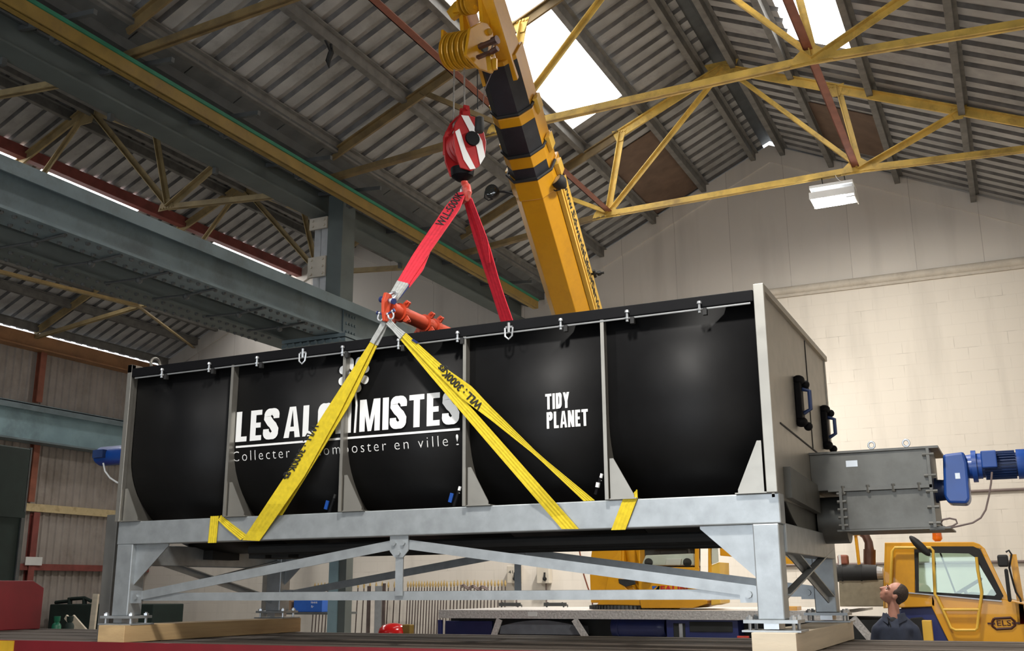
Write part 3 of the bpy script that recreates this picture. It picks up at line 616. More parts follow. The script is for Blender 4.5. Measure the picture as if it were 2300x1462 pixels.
for px, pt, pb_ in ((1787, 857, 948), (1846, 922, 1000)):
    a, b = P(px, pt, x=xp), P(px+4, pb_, x=xp); yy = (a.y+b.y)/2
    mb = MB(); mb.box((xp, yy-.07, b.z+.02), (xp+.05, yy+.05, a.z-.02)); h = mb.build('latch_body', M_BLKT, cm, bevel=.01)
    mb = MB(); mb.tube([(xp+.05, yy, a.z-.07), (xp+.105, yy, a.z-.09), (xp+.105, yy, b.z+.1), (xp+.05, yy, b.z+.07)], .017, 8); mb.build('latch_handle', M_BLUED, h, smooth=True)
    for z in (a.z, b.z+.0): mb = MB(); mb.ball((xp+.03, yy-.02, z), .05, .06, .04); mb.ball((xp+.07, yy+.04, z-.03), .035); mb.build('latch_knob', M_BLKT, h, smooth=True)
# lid edge, hinge rod and toggle bolts
zl0, zl1 = 3.60, 3.685
mb = MB(); mb.box((XL+.058, FY-.052, zl0), (xr-.078, FY+.03, zl1)); mb.build('lid_edge', M_BLKT, cm, bevel=.006)
mb = MB(); mb.box((XL+.058, FY+.03, zl1-.02), (xr-.078, BY-.05, zl1-.012)); mb.build('lid', M_BLKT, cm)
mb = MB(); mb.box((XL+.06, BY-.05, zl0), (xr-.078, BY+.03, zl1)); mb.build('lid_edge', M_BLKT, cm)
mb = MB(); mb.cyl((XL+.1, FY-.045, zl0-.012), (xr-.1, FY-.045, zl0-.012), .007, 6); mb.build('hinge_rod', M_SHK, cm)
for px in (373, 477, 583, 773, 898, 1030, 1262, 1412, 1576):
    x = P(px, 760, y=FY-.05).x; mb = MB(); mb.lathe((x, FY-.068, zl0-.045), (0, 0, 1), [(0, .012), (.02, .012), (.02, .02), (.032, .02), (.032, .010), (.07, .010), (.07, .019), (.088, .015)], 8)
    mb.build('toggle_bolt', M_SHK, cm, smooth=True)
    mb = MB(); mb.box((x+.02, FY-.062, zl0-.06), (x+.05, FY-.03, zl0-.01)); mb.build('toggle_hinge', M_BLKM, cm)
for px in (683, 1145):
    x = P(px, 780, y=FY-.06).x; mb = MB(); mb.tube([(x-.035, FY-.075, zl0+.02), (x-.03, FY-.08, zl0-.05), (x, FY-.08, zl0-.075), (x+.03, FY-.08, zl0-.05), (x+.035, FY-.075, zl0+.02)], .008, 6); mb.tube([(x, FY-.075, zl0+.06), (x, FY-.075, zl0-.02)], .012, 6); mb.tube([(x-.03, FY-.07, zl0+.025), (x+.03, FY-.07, zl0+.025)], .01, 6); mb.build('lid_latch', M_SHK, cm, smooth=True)
# lifting eyes
for px, y in ((348, BY-.2), (1176, BY-.1)):
    b_ = P(px, 760, y=y); x = b_.x
    if px < 400: x = XL+.03; y = P(px, 830, x=x).y
    zt = ZTOP if px < 400 else 3.67
    mb = MB(); mb.tube([(x, y, zt)]+[(x+.0, y+.06*math.sin(t), zt+.07-.055*math.cos(t)) for t in [i*math.pi/6 for i in range(1, 12)]]+[(x, y, zt)], .014, 6); mb.build('lifting_eye', M_STAIN, cm, smooth=True)
mb = MB(); a, b = P(497, 818, y=BY-.4), P(640, 800, y=BY-.4); mb.box((a.x, BY-.5, 3.67), (b.x+1.8, BY-.3, a.z+.02)); mb.build('rear_cover', M_STAIN, cm)
# small valves at the bottom edge
for px, py, c in ((742, 1138, M_BLUE), (1022, 1122, M_BLUE), (1340, 1095, M_WHITE)):
    p_ = P(px, py, y=FY+.02); mb = MB(); mb.cyl(p_+V((-.01, 0, -.05)), p_+V((.035, .0, .07)), .014, 8); v_ = mb.build('drain_valve', M_BLKT, cm)
    mb = MB(); mb.bar(p_+V((-.04, -.01, -.02)), p_+V((-.02, -.01, .05)), .03, .012, (0, 1, 0)) if c == M_BLUE else mb.cyl(p_+V((.01, -.012, .0)), p_+V((.018, -.012, .035)), .016, 8); mb.build('valve_lever', c, v_)
    mb = MB(); mb.cyl(p_+V((.03, 0, .05)), p_+V((.045, 0, .1)), .012, 8); mb.build('spout', M_WHITE if px > 900 else M_BLKM, v_)
# cable conduit on the left panel
p0, p1 = P(383, 1045, y=yfront(2.6)-.02), P(412, 1112, y=yfront(2.35)-.02)
mb = MB(); mb.tube([p0+V((-.03, 0, .02)), p0, (p0+p1)/2+V((0, .0, .0)), p1], .016, 8); mb.build('probe_cable', M_BLKM, cm, smooth=True)
# lettering
def on_drum(x0, x1, zb, ch, lean=0):
    return lambda u, v: V((x0+(x1-x0)*u+lean*v, yfront(zb+ch*v)-.0095, zb+ch*v))
yw = YC-RD-.01
def word(body, a, b, pyb, pyt, bold, nm='lettering'):
    A, B = P(a, pyb, y=yw), P(b, pyb, y=yw); T = P(a, pyt, y=yw)
    return A.x, B.x, A.z, T.z-A.z
x0, x1, zb, ch = word('LES', 529, 1033, 993, 926, 0)
xx = lambda px, py: P(px, py, y=yw).x
for body, a, b in (('LES', xx(529, 980), xx(625, 980)), ('ALCH', xx(637, 975), xx(788, 965)), ('MISTES', xx(807, 960), xx(1032, 950))):
    headline('lettering', body, on_drum(a, b, zb, ch), M_WHITE, cm, gap=.075, wide={'M': 1.35, 'A': 1.12, 'E': .86, 'L': .88, 'T': .95})
mb = MB(); zln = P(531, 1004, y=yw).z; mb.box((xx(530, 1004), yfront(zln)-.012, zln-.009), (xx(1033, 965), yfront(zln)-.008, zln+.009)); mb.build('lettering', M_WHITE, cm)
zt = P(531, 1038, y=yw+.05).z; cht = P(531, 1016, y=yw+.05).z-zt
for body, a, b in (('Collecter', 532, 660), ('&', 688, 706), ('composter', 719, 875), ('en', 893, 925), ('ville', 946, 1013), ('!', 1031, 1037)):
    y = yw+.06; t0 = text('lettering', body, on_drum(P(a, 1020, y=y).x, P(b, 1000, y=y).x, zt, cht), M_WHITE, cm, -.012, 1.35)
# flower
fc = P(795, 842, y=yw); yfl = yw+.0
for k in range(8):
    an = math.radians(20+45*k); c, s_ = math.cos(an), math.sin(an); mb = MB(); pts = []
    for i in range(18):
        t = 2*math.pi*i/18; r = .097+.066*math.cos(t); q = .031*math.sin(t)*(1+.75*math.cos(t)); pts.append((fc.x+r*c-q*s_, yfl, fc.z+r*s_+q*c))
    mb.prism(pts, (0, -.002, 0)); mb.build('lettering', M_WHITE, cm)
mb = MB(); mb.tube([P(797, 868, y=yfl), P(801, 910, y=yfl), P(797, 972, y=yfl)], .010, 6); mb.build('lettering', M_WHITE, cm)
za, zb2 = P(1228, 963, y=yw), P(1228, 926, y=yw)
headline('lettering', 'PLANET', on_drum(xx(1228, 960), xx(1321, 955), za.z, zb2.z-za.z), M_WHITE, cm, wide={'E': .85, 'L': .85, 'A': 1.1})
za, zb2 = P(1226, 920, y=yw), P(1226, 885, y=yw)
headline('lettering', 'TIDY', on_drum(xx(1225, 915), xx(1279, 915), za.z, zb2.z-za.z), M_WHITE, cm)
# frame
def fbeam(nm, lo, hi): mb = MB(); mb.box(lo, hi); return mb.build(nm, M_GALV, cm, bevel=.008)
BF = .16
YB2 = P(1880, 1215, x=xr).y-.02
fbeam('frame_beam', (XL, FY, ZFB), (xr, FY+BF, ZFT)); fbeam('frame_beam', (XL, YB2-BF, ZFB), (xr, YB2, ZFT))
fbeam('cross_beam', (XL, FY+BF, 1.86), (XL+.14, YB2-BF, 2.05)); fbeam('cross_beam', (xr-.16, FY+BF, ZFB-.19), (xr, YB2-BF, ZFB+.01))
ZPL = 1.415
xl0, xl1 = P(257, 1300, y=FY).x, P(292, 1300, y=FY).x; xr0, xr1 = P(1697, 1300, y=FY).x, P(1757, 1300, y=FY).x
legs = []
YLB = 9.45
for xa, xb in ((xl0, xl1), (xr0, xr1)):
    for ya, yb in ((FY, FY+.17), (YB2-.17, YB2)):
        o = fbeam('leg', (xa, ya, ZPL), (xb, yb, ZFB)); xm = (xa+xb)/2; ym = (ya+yb)/2; hw = (xb-xa)/2+.09; ym = min(ym, 9.48)
        mb = MB(); mb.box((xm-hw, ym-.13, ZPL-.022), (xm+hw, ym+.13, ZPL)); mb.build('foot_plate', M_GALV, o)
        mb = MB()
        for dx in (-1, 1):
            for dy in (-.09, .09): mb.cyl((xm+dx*(hw-.035), ym+dy, ZPL-.07), (xm+dx*(hw-.035), ym+dy, ZPL+.03), .012, 8); mb.cyl((xm+dx*(hw-.035), ym+dy, ZPL), (xm+dx*(hw-.035), ym+dy, ZPL+.02), .026, 6)
        mb.box((xm-.05, ym-.1, ZPL-.06), (xm+.05, ym+.1, ZPL-.022)); mb.build('jacking_bolt', M_SHK, o)
        mb = MB(); mb.box((xm-hw-.01, ym-.14, ZPL-.078), (xm+hw+.02, ym+.14, ZPL-.066)); mb.build('base_plate', M_GALV, o)
# haunch plates
for x0, s_, y in ((xl1, 1, FY+.05), (xr0, -1, FY+.05), (xl1, 1, YB2-.1), (xr0, -1, YB2-.1)):
    mb = MB(); mb.prism([(x0, y, ZFB-.002), (x0+s_*.38, y, ZFB-.002), (x0+s_*.38, y, ZFB-.02), (x0, y, ZFB-.36)], (0, .012, 0)); mb.build('haunch_plate', M_GALV, cm)
# truss bars under the beam, front and back
xm = P(897, 1220, y=FY+.03).x
for y in (FY+.06, YB2-.08):
    zbar = P(900, 1338, y=FY+.03).z; zup = ZFB-.06
    mb = MB(); mb.bar((xl1+.02, y, zbar), (xr0-.02, y, zbar), .012, .068); mb.build('bottom_bar', M_GALV, cm)
    mb = MB(); mb.bar((xl1+.02, y-.014, zbar), (xm, y-.014, zup), .012, .075); mb.build('brace_bar', M_GALV, cm)
    mb = MB(); mb.bar((xm, y-.014, zup), (xr0-.02, y-.014, zbar+.02), .012, .075); mb.build('brace_bar', M_GALV, cm)
    mb = MB(); mb.bar((xm, y-.02, zbar), (xm, y-.02, zup), .012, .07, (1, 0, 0)); mb.build('hanger_bar', M_GALV, cm)
    mb = MB(); mb.prism([(xm-.085, y-.036, ZFB+.01), (xm+.085, y-.036, ZFB+.01), (xm+.085, y-.036, ZFB-.12), (xm+.04, y-.036, ZFB-.17), (xm-.04, y-.036, ZFB-.17), (xm-.085, y-.036, ZFB-.12)], (0, .012, 0))
    for dx, dz in ((-.042, -.06), (.042, -.06), (0, -.135)): mb.cyl((xm+dx, y-.055, ZFB+dz), (xm+dx, y-.03, ZFB+dz), .02, 8)
    mb.build('node_plate', M_GALV, cm)
    for x in (xl1+.06, xr0-.06):
        mb = MB(); mb.box((x-.06, y-.03, zbar-.055), (x+.06, y-.02, zbar+.055)); mb.cyl((x, y-.05, zbar), (x, y-.02, zbar), .026, 8); mb.build('pin_plate', M_GALV, cm)
# end cross braces
for x, in ((xl0+.07,), (xr1-.07,)):
    mb = MB(); mb.ang((x, FY+.15, 2.0), (x, YB2-.15, 1.55), .06, .01, (1, 0, 0)); mb.build('cross_brace', M_GALV, cm)
    mb = MB(); mb.ang((x+.03, FY+.15, 1.58), (x+.03, YB2-.15, 1.95), .06, .01, (1, 0, 0)); mb.build('cross_brace', M_GALV, cm)
# pipework and shaft under the belly
for y, z, r, m in ((8.0, 2.0, .05, M_BLKM), (8.9, 1.99, .04, M_BLKM), (8.45, 1.965, .03, M_BLKM)):
    mb = MB(); mb.cyl((XL+.9, y, z), (xr-.4, y, z), r, 10); mb.build('belly_pipe', m, cm)
for px in (475, 590, 640, 700):
    a = P(px, 1225, y=8.4); mb = MB(); mb.box((a.x, 8.2, 1.93), (a.x+.2, 8.6, 2.02)); mb.build('belly_fitting', M_BLKM, cm)
# discharge trough, right end
ya, yb = 8.67, 9.36
q = lambda px, py: P(px, py, y=ya)
A0, A1, A2 = q(1832, 1022), q(2080, 1016), q(2085, 1092)
mb = MB(); mb.box((xr-.03, ya, A2.z), (A1.x, yb, A0.z)); mb.build('discharge_trough', M_STAIND, cm, bevel=.004)
mb = MB(); mb.box((xr-.03, ya-.02, A0.z), (A1.x+.09, yb+.05, A0.z+.018)); td = mb.build('trough_lid', M_STAIND, cm)
for px in (1955, 2034):
    x = q(px, 1010).x; z0 = A0.z+.018; mb = MB(); mb.tube([(x, ya+.1, z0), (x, ya+.1, z0+.02)]+[(x+.025*math.sin(t), ya+.1, z0+.047-.027*math.cos(t)) for t in [i*math.pi/6 for i in range(0, 13)]], .008, 6); mb.build('eye_bolt', M_SHK, td, smooth=True)
B0, B1 = q(1888, 1104), q(2098, 1184)
mb = MB(); mb.box((B0.x, ya+.01, B1.z), (A1.x+.01, yb-.01, A2.z-.012)); mb.build('discharge_chute', M_STAIND, cm, bevel=.004)
mb = MB(); mb.box((xr+.1, ya-.03, A2.z-.012), (A1.x+.02, yb+.02, A2.z+.012))
for f in (.15, .4, .65, .9): x = xr+.1+f*(A1.x-xr-.1); mb.cyl((x, ya-.02, A2.z-.03), (x, ya-.02, A2.z+.03), .014, 6)
mb.build('flange_joint', M_STAIND, cm)
mb = MB(); mb.box((B0.x-.01, ya-.03, B1.z), (B0.x+.012, yb, A2.z-.012)); sf = mb; mb = MB(); mb.box((A1.x, ya-.03, B1.z), (A1.x+.022, yb, A0.z))
for f in (.1, .3, .5, .7, .9):
    z = B1.z+f*(A2.z-B1.z); sf.cyl((B0.x-.03, ya-.018, z), (B0.x+.04, ya-.018, z), .013, 6)
for f in (.05, .25, .45, .65, .92):
    z = B1.z+f*(A0.z-B1.z); mb.cyl((A1.x-.03, ya-.018, z), (A1.x+.055, ya-.018, z), .014, 6)
mb.build('flange_joint', M_STAIND, cm); sf.build('flange_joint', M_STAIND, cm)
mb = MB(); mb.box((q(1900, 1040).x, ya-.003, q(1900, 1049).z), (q(1926, 1040).x, ya, q(1900, 1035).z)); mb.build('rating_label', M_SHK, cm)
mb = MB(); mb.cyl((xr-.03, 9.0, 2.16), (B0.x, 9.0, 2.16), .19, 20); mb.build('auger_tube', M_STAIND, cm, smooth=True)
mb = MB(); mb.prism([(xr-.03, 7.55, 2.46), (xr-.03, 8.72, 2.42), (xr-.03, 8.72, 2.2), (xr-.03, 7.55, 2.24)], (.05, 0, 0)); mb.build('end_gutter', M_STAIND, cm)
mb = MB(); mb.box((B0.x-.05, ya, B1.z-.012), (A1.x+.12, yb, B1.z)); mb.build('chute_lip', M_STAIND, cm)
# gear motor on the trough
yg = 9.0
g = lambda px, py: P(px, py, y=8.8)
G0, G1 = g(2116, 1016), g(2178, 1130)
mb = MB(); mb.prism([(g(2117, 1020).x, 8.8, g(2117, 1020).z), (g(2165, 1014).x, 8.8, g(2165, 1014).z), (g(2172, 1040).x, 8.8, g(2172, 1040).z), (g(2179, 1120).x, 8.8, g(2179, 1120).z), (g(2172, 1131).x, 8.8, g(2172, 1131).z), (g(2130, 1130).x, 8.8, g(2130, 1130).z), (g(2120, 1115).x, 8.8, g(2120, 1115).z)], (0, .3, 0)); gm = mb.build('gear_housing', M_BLUE, cm, bevel=.02)
mb = MB(); ax = g(2100, 1098).z; mb.lathe((A1.x+.02, yg-.05, ax), (1, 0, 0), [(0, .1), (.02, .1), (.02, .085), (g(2122, 1100).x-A1.x-.02, .08)], 16); mb.build('output_flange', M_BLUED, gm, smooth=True)
mz = g(2250, 1040).z; mx0 = g(2172, 1040).x
mb = MB(); mb.lathe((mx0-.02, yg-.06, mz), (1, 0, 0), [(0, .09), (.05, .095), (.05, .125), (.085, .125), (.085, .1), (.12, .1)], 20); mb.build('motor_flange', M_BLUE, gm, smooth=True)
mb = MB(); mb.cyl((mx0+.09, yg-.06, mz), (mx0+.36, yg-.06, mz), .092, 24)
for i in range(28):
    t = 2*math.pi*i/28; d = V((0, math.cos(t), math.sin(t))); mb.bar(V((mx0+.12, yg-.06, mz))+d*.098, V((mx0+.34, yg-.06, mz))+d*.098, .005, .025, d)
mb.build('motor_body', M_BLUED, gm)
mb = MB(); mb.lathe((mx0+.35, yg-.06, mz), (1, 0, 0), [(0, .115), (.1, .115), (.13, .09), (.13, .02)], 20); mb.build('fan_cowl', M_BLUE, gm, smooth=True)
mb = MB(); mb.box((g(2200, 1000).x, 8.76, g(2200, 1052).z), (g(2235, 1000).x, 8.86, g(2200, 1014).z)); mb.build('terminal_box', M_BLUE, gm, bevel=.008)
mb = MB(); p_ = g(2150, 1068); mb.box((p_.x-.015, 8.797, p_.z-.025), (p_.x+.02, 8.8, p_.z+.02)); mb.build('rating_label', M_SHK, gm)
mb = MB(); mb.tube([P(x, y, y=8.78) for x, y in ((2228, 1060), (2226, 1085), (2221, 1115), (2214, 1145), (2203, 1163), (2185, 1174), (2155, 1181), (2135, 1185), (2120, 1184), (2112, 1176), (2118, 1167), (2133, 1164), (2147, 1167), (2150, 1175), (2140, 1181), (2128, 1184))], .008, 6); mb.build('motor_cable', M_CABLE, gm, smooth=True)
mb = MB(); p_ = P(2110, 1182, y=8.75); mb.box((p_.x-.07, 8.7, p_.z-.03), (p_.x+.04, 8.8, p_.z)); mb.build('cable_clip', M_STAIND, gm)
# drive motor, left end
yl = 7.85; lp = lambda px, py: P(px, py, y=yl)
c0 = lp(246, 1024); r_ = .1
mb = MB(); mb.lathe((XL, yl, c0.z), (-1, 0, 0), [(0, .13), (.03, .13), (.03, .1), (.12, .1)], 20); lm = mb.build('drive_flange', M_BLUE, cm, smooth=True)
xe = lp(222, 1024).x
mb = MB(); mb.lathe((XL-.1, yl, c0.z), (-1, 0, 0), [(0, .1), (XL-.1-xe-.05, .1), (XL-.1-xe, .075), (XL-.1-xe+.01, .02)], 20); mb.build('drive_motor', M_BLUE, lm, smooth=True)
mb = MB(); mb.box((xe+.06, yl-.14, c0.z-.03), (xe+.2, yl-.08, c0.z+.05)); mb.build('terminal_box', M_BLUED, lm)
mb = MB(); mb.tube([P(x, y, y=yl-.1) for x, y in ((232, 1040), (236, 1058), (247, 1073), (262, 1083), (280, 1090))], .009, 6); mb.build('drive_cable', M_CABW, lm, smooth=True)

# ================================================================== BEARERS
for lab, x0, x1, m in (('brown sawn timber bearer under the left legs, lying across the trailer', P(224, 1420, y=7.1).x, P(283, 1420, y=7.1).x, M_WOOD), ('pale sawn timber bearer under the right legs, lying across the trailer', P(1689, 1425, y=7.1).x, P(1789, 1425, y=7.1).x, M_WOODP)):
    mb = MB(); mb.box((x0, 7.08, ZBED+.002), (x1, 9.62, 1.337)); tag(mb.build('timber_bearer', m, bevel=.004), lab, 'timber')
    pass

# ================================================================== RIGGING
HY = 8.5; SX = -4.63
SFY, SRY = 7.13, 9.75
f0 = P(870, 690, y=SFY); sz = f0.z; sx = f0.x
sb = thing('spreader_bar', 'orange red spreader bar hanging between the red and yellow slings', 'spreader bar', (sx, 8.4, sz))
mb = MB(); mb.cyl((sx, SFY+.05, sz-.0), (sx, SRY-.05, sz-.0), .062, 20); mb.build('tube', M_SPRD, sb, smooth=True)
for y in (SFY+.0, SRY-.0):
    mb = MB(); mb.prism([(sx-.014, y-.04, sz+.12), (sx-.014, y+.04, sz+.12), (sx-.014, y+.085, sz+.04), (sx-.014, y+.085, sz-.06), (sx-.014, y+.05, sz-.13), (sx-.014, y-.05, sz-.13), (sx-.014, y-.07, sz-.06), (sx-.014, y-.075, sz+.04)], (.028, 0, 0)); mb.build('end_plate', M_SPRD, sb, bevel=.004)
for y in (SFY+.20, SFY+.62, SFY+.78, SFY+1.3, SRY-.2):
    mb = MB(); mb.lathe((sx, y-.025, sz), (0, 1, 0), [(0, .08), (.05, .08)], 20)
    for dx, dz in ((.07, .07), (-.07, -.07), (.07, -.07), (-.07, .07)):
        mb.prism([(sx+dx*.5, y-.01, sz+dz*1.1), (sx+dx*1.1, y-.01, sz+dz*.5), (sx+dx*1.45, y-.01, sz+dz*1.05), (sx+dx*1.05, y-.01, sz+dz*1.45)], (0, .02, 0)); mb.cyl((sx+dx*1.15, y-.028, sz+dz*1.15), (sx+dx*1.15, y+.028, sz+dz*1.15), .014, 8)
    mb.build('pipe_flange', M_SPRD, sb, smooth=False)
def shackle(lab, c, d, size, m1=M_SHK, m2=M_SHPIN):
    """bow shackle, pin along X at c, bow towards d"""
    t = thing('bow_shackle', lab, 'shackle', c, 'bow shackles on the spreader bar'); d = V(d).normalized(); s = V((1, 0, 0)); s = (s-d*s.dot(d)).normalized(); c = V(c)
    mb = MB(); mb.tube([c-s*size*.8]+[c-s*size*math.cos(a)*(.8+.25*math.sin(a))+d*size*(.4+1.5*math.sin(a)) for a in [math.pi*i/12 for i in range(13)]]+[c+s*size*.8], size*.26, 8); mb.ball(c-s*size*.8, size*.45, n=10); mb.ball(c+s*size*.8, size*.45, n=10); mb.build('bow', m1, t, smooth=True)
    mb = MB(); mb.cyl(c-s*size*1.45, c+s*size*1.35, size*.27, 12); mb.cyl(c+s*size*1.2, c+s*size*1.55, size*.5, 6); mb.cyl(c-s*size*1.5, c-s*size*1.25, size*.5, 12); mb.build('pin', m2, t)
hk = P(1045, 432, y=HY)
shackle('zinc shackle with blue pin joining the near red sling to the spreader end', (sx, SFY, sz+.06), P(885, 660, y=SFY+.05)-V((sx, SFY, sz+.06)), .055)
shackle('small zinc shackle with blue pin above the left yellow sling', (sx-.035, SFY-.03, sz-.06), (-.35, 0, -1), .032)
shackle('small zinc shackle with blue pin above the right yellow sling', (sx+.045, SFY-.03, sz-.06), (.4, 0, -1), .032)
shackle('zinc shackle joining the far red sling to the hidden end of the spreader', (sx, SRY, sz+.06), hk-V((sx, SRY, sz)), .055)
# red slings
def lerp_edge(pts, ya, yb):
    y0, y1 = pts[0][1], pts[-1][1]; return [P(x, y, y=ya+(yb-ya)*(y-y0)/(y1-y0)) for x, y in pts]
def sample(pts, n=14):
    out = []; 
    for i in range(n):
        t = i/(n-1)*(len(pts)-1); k = min(int(t), len(pts)-2); f = t-k; out.append((pts[k][0]+(pts[k+1][0]-pts[k][0])*f, pts[k][1]+(pts[k+1][1]-pts[k][1])*f))
    return out
def band_y(v0, v1, y0, y1): return lambda py: v0+(v1-v0)*(py-y0)/(y1-y0)
def strap_pts(pts, fy): return [P(x, y, y=fy(y)) for x, y in pts]
fy = band_y(HY-.03, SFY, 432, 690)
s1 = thing('lifting_sling', 'bright red webbing sling from the hook to the near end of the spreader', 'sling', P(1035, 440, y=HY), 'red lifting slings')
Lr = sample([(1026, 434), (1000, 466), (930, 569), (893, 632)]); Rr = sample([(1047, 430), (1032, 470), (963, 569), (917, 638)])
mb = MB(); mb.ribbon(strap_pts(Lr, fy), strap_pts(Rr, fy), .014); mb.build('webbing', M_RSL, s1)
mb = MB(); mb.ribbon(strap_pts(sample([(963, 560), (945, 600), (915, 640)]), lambda y: fy(y)+.04), strap_pts(sample([(966, 566), (950, 606), (919, 645)]), lambda y: fy(y)+.04), .012); mb.build('webbing', M_RSL, s1)
mb = MB(); mb.ribbon(strap_pts(sample([(893, 632), (870, 672)]), fy), strap_pts(sample([(917, 638), (891, 674)]), fy), .02); mb.build('wear_sleeve', M_GREYSL, s1)
mb = MB(); mb.ribbon(strap_pts(sample([(913, 640), (893, 672)]), lambda y: fy(y)+.03), strap_pts(sample([(921, 640), (899, 668)]), lambda y: fy(y)+.03), .012); mb.build('wear_sleeve', M_SHPIN, s1)
def sling_text(body, a0, a1, b0, b1, fyf, par, off=.014):
    """a0,a1: pixel start/end of the baseline, b0,b1: pixel start/end of the cap line"""
    def f(u, v):
        A = (a0[0]+(a1[0]-a0[0])*u, a0[1]+(a1[1]-a0[1])*u); B = (b0[0]+(b1[0]-b0[0])*u, b0[1]+(b1[1]-b0[1])*u)
        px, py = A[0]+(B[0]-A[0])*v, A[1]+(B[1]-A[1])*v; return P(px, py, y=fyf(py)-off)
    return text('printed_marking', body, f, M_BLKTXT, par, .025)
sling_text('WLL:5000K', (994, 510), (1042, 436), (978, 503), (1027, 429), fy, s1)
s2 = thing('lifting_sling', 'dark red webbing sling from the hook down behind the machine to the far spreader end', 'sling', P(1045, 445, y=HY), 'red lifting slings')
fy2 = band_y(HY+.05, SRY, 446, 790)
mb = MB(); mb.ribbon(strap_pts(sample([(1039, 440), (1066, 540), (1100, 643), (1131, 740), (1146, 790)]), fy2), strap_pts(sample([(1056, 440), (1096, 540), (1125, 643), (1159, 740), (1172, 790)]), fy2), .014); mb.build('webbing', M_RSL, s2)
mb = MB(); mb.ribbon(strap_pts(sample([(1050, 446), (1076, 520), (1093, 590)]), lambda y: fy2(y)-.05), strap_pts(sample([(1060, 446), (1096, 540), (1101, 590)]), lambda y: fy2(y)-.05), .012); mb.build('webbing', M_RSL, s2)
# yellow slings
YS = FY-.075
fa = band_y(SFY-.03, FY-.02, 735, 1215)
def fbeamY(y): return FY-.015
def fA(y): return YS if y < 1130 else YS+(FY-.014-YS)*min(1, (y-1130)/70)
s3 = thing('lifting_sling', 'yellow webbing sling from the spreader down to the left of the grey beam', 'sling', P(865, 735, y=SFY), 'yellow lifting slings')
mb = MB(); mb.ribbon(strap_pts(sample([(858, 722), (850, 738), (832, 768)]), lambda y: YS), strap_pts(sample([(868, 727), (860, 742), (841, 773)]), lambda y: YS), .02); mb.ribbon(strap_pts(sample([(868, 727), (857, 748), (843, 775)]), lambda y: YS+.02), strap_pts(sample([(870, 729), (861, 752), (849, 776)]), lambda y: YS+.02), .01); mb.build('wear_sleeve', M_GREYSL, s3)
mb = MB(); mb.ribbon(strap_pts(sample([(832, 768), (727, 930), (640, 1070), (545, 1213)], 22), fA), strap_pts(sample([(841, 773), (762, 930), (684, 1070), (583, 1215)], 22), fA), .008); mb.build('webbing', M_YSL, s3)
mb = MB(); mb.ribbon(strap_pts(sample([(836, 772), (755, 920), (672, 1075), (598, 1158)], 18), lambda y: YS+.018+max(0, (y-1075)/83*.06)), strap_pts(sample([(847, 777), (788, 905), (700, 1050), (634, 1157)], 18), lambda y: YS+.018+max(0, (y-1075)/83*.06)), .008); mb.build('webbing', M_YSL, s3)
mb = MB(); mb.ribbon(strap_pts(sample([(497, 1157), (520, 1176), (556, 1203)]), lambda y: FY-.01), strap_pts(sample([(490, 1168), (508, 1186), (540, 1213)]), lambda y: FY-.01), .008); mb.build('webbing', M_YSL, s3)
a, b = P(473, 1163, y=FY-.01), P(491, 1161, y=FY-.01); a2, b2 = P(468, 1216, y=FY-.01), P(486, 1215, y=FY-.01)
up_ = V((0, .0, .012)); bk = V((0, BF+.02, 0))
mb = MB(); a.z = b.z = ZFT+.012; mb.ribbon([a+bk, a, V((a2.x, FY-.012, ZFB-.012))], [b+bk, b, V((b2.x, FY-.012, ZFB-.012))], .007); mb.build('webbing', M_YSL, s3)
sling_text('WLL : 3000Kgs', (702, 950), (636, 1076), (716, 956), (652, 1074), fA, s3, .009)
s4 = thing('lifting_sling', 'yellow webbing sling from the spreader down to the right of the grey beam', 'sling', P(880, 735, y=SFY), 'yellow lifting slings')
mb = MB(); mb.ribbon(strap_pts(sample([(868, 728), (882, 742), (899, 762)]), lambda y: YS-.004), strap_pts(sample([(877, 717), (890, 732), (911, 748)]), lambda y: YS-.004), .02); mb.build('wear_sleeve', M_GREYSL, s4)
fC = lambda y: YS+.006 if y < 1100 else YS+.006+(FY-.014-YS-.006)*min(1, (y-1100)/60)
mb = MB(); mb.ribbon(strap_pts(sample([(899, 762), (965, 842), (1100, 1000), (1262, 1188)], 22), fC), strap_pts(sample([(908, 752), (990, 838), (1100, 962), (1300, 1188)], 22), fC), .008); mb.build('webbing', M_YSL, s4)
fD = lambda y: YS-.006 if y < 930 else YS-.006+(y-930)/195*.12
mb = MB(); mb.ribbon(strap_pts(sample([(904, 757), (975, 832), (1040, 897), (1100, 941), (1204, 1024), (1311, 1125)], 24), fD), strap_pts(sample([(912, 748), (1000, 826), (1060, 868), (1100, 911), (1211, 1021), (1336, 1124)], 24), fD), .008); mb.build('webbing', M_YSL, s4)
xs = [P(x, y, y=FY-.012).x for x, y in ((1373, 1186), (1405, 1186), (1400, 1118), (1432, 1118))]
mb = MB(); mb.ribbon([V((xs[2]+.02, FY+.1, ZFT+.03)), V((xs[2], FY-.012, ZFT+.005)), V((xs[0], FY-.014, ZFB-.012))], [V((xs[3]-.04, FY+.1, ZFT+.075)), V((xs[3], FY-.012, ZFT+.005)), V((xs[1], FY-.014, ZFB-.012))], .007); mb.build('webbing', M_YSL, s4)
sling_text('WLL : 3000Kgs', (1086, 909), (991, 818), (1074, 921), (979, 829), fD, s4, .009)
mb = MB(); mb.ribbon([P(924, 764, y=YS-.014), P(936, 772, y=YS-.014)], [P(928, 761, y=YS-.014), P(940, 769, y=YS-.014)], .01); mb.build('sling_tag', M_SHPIN, s4)

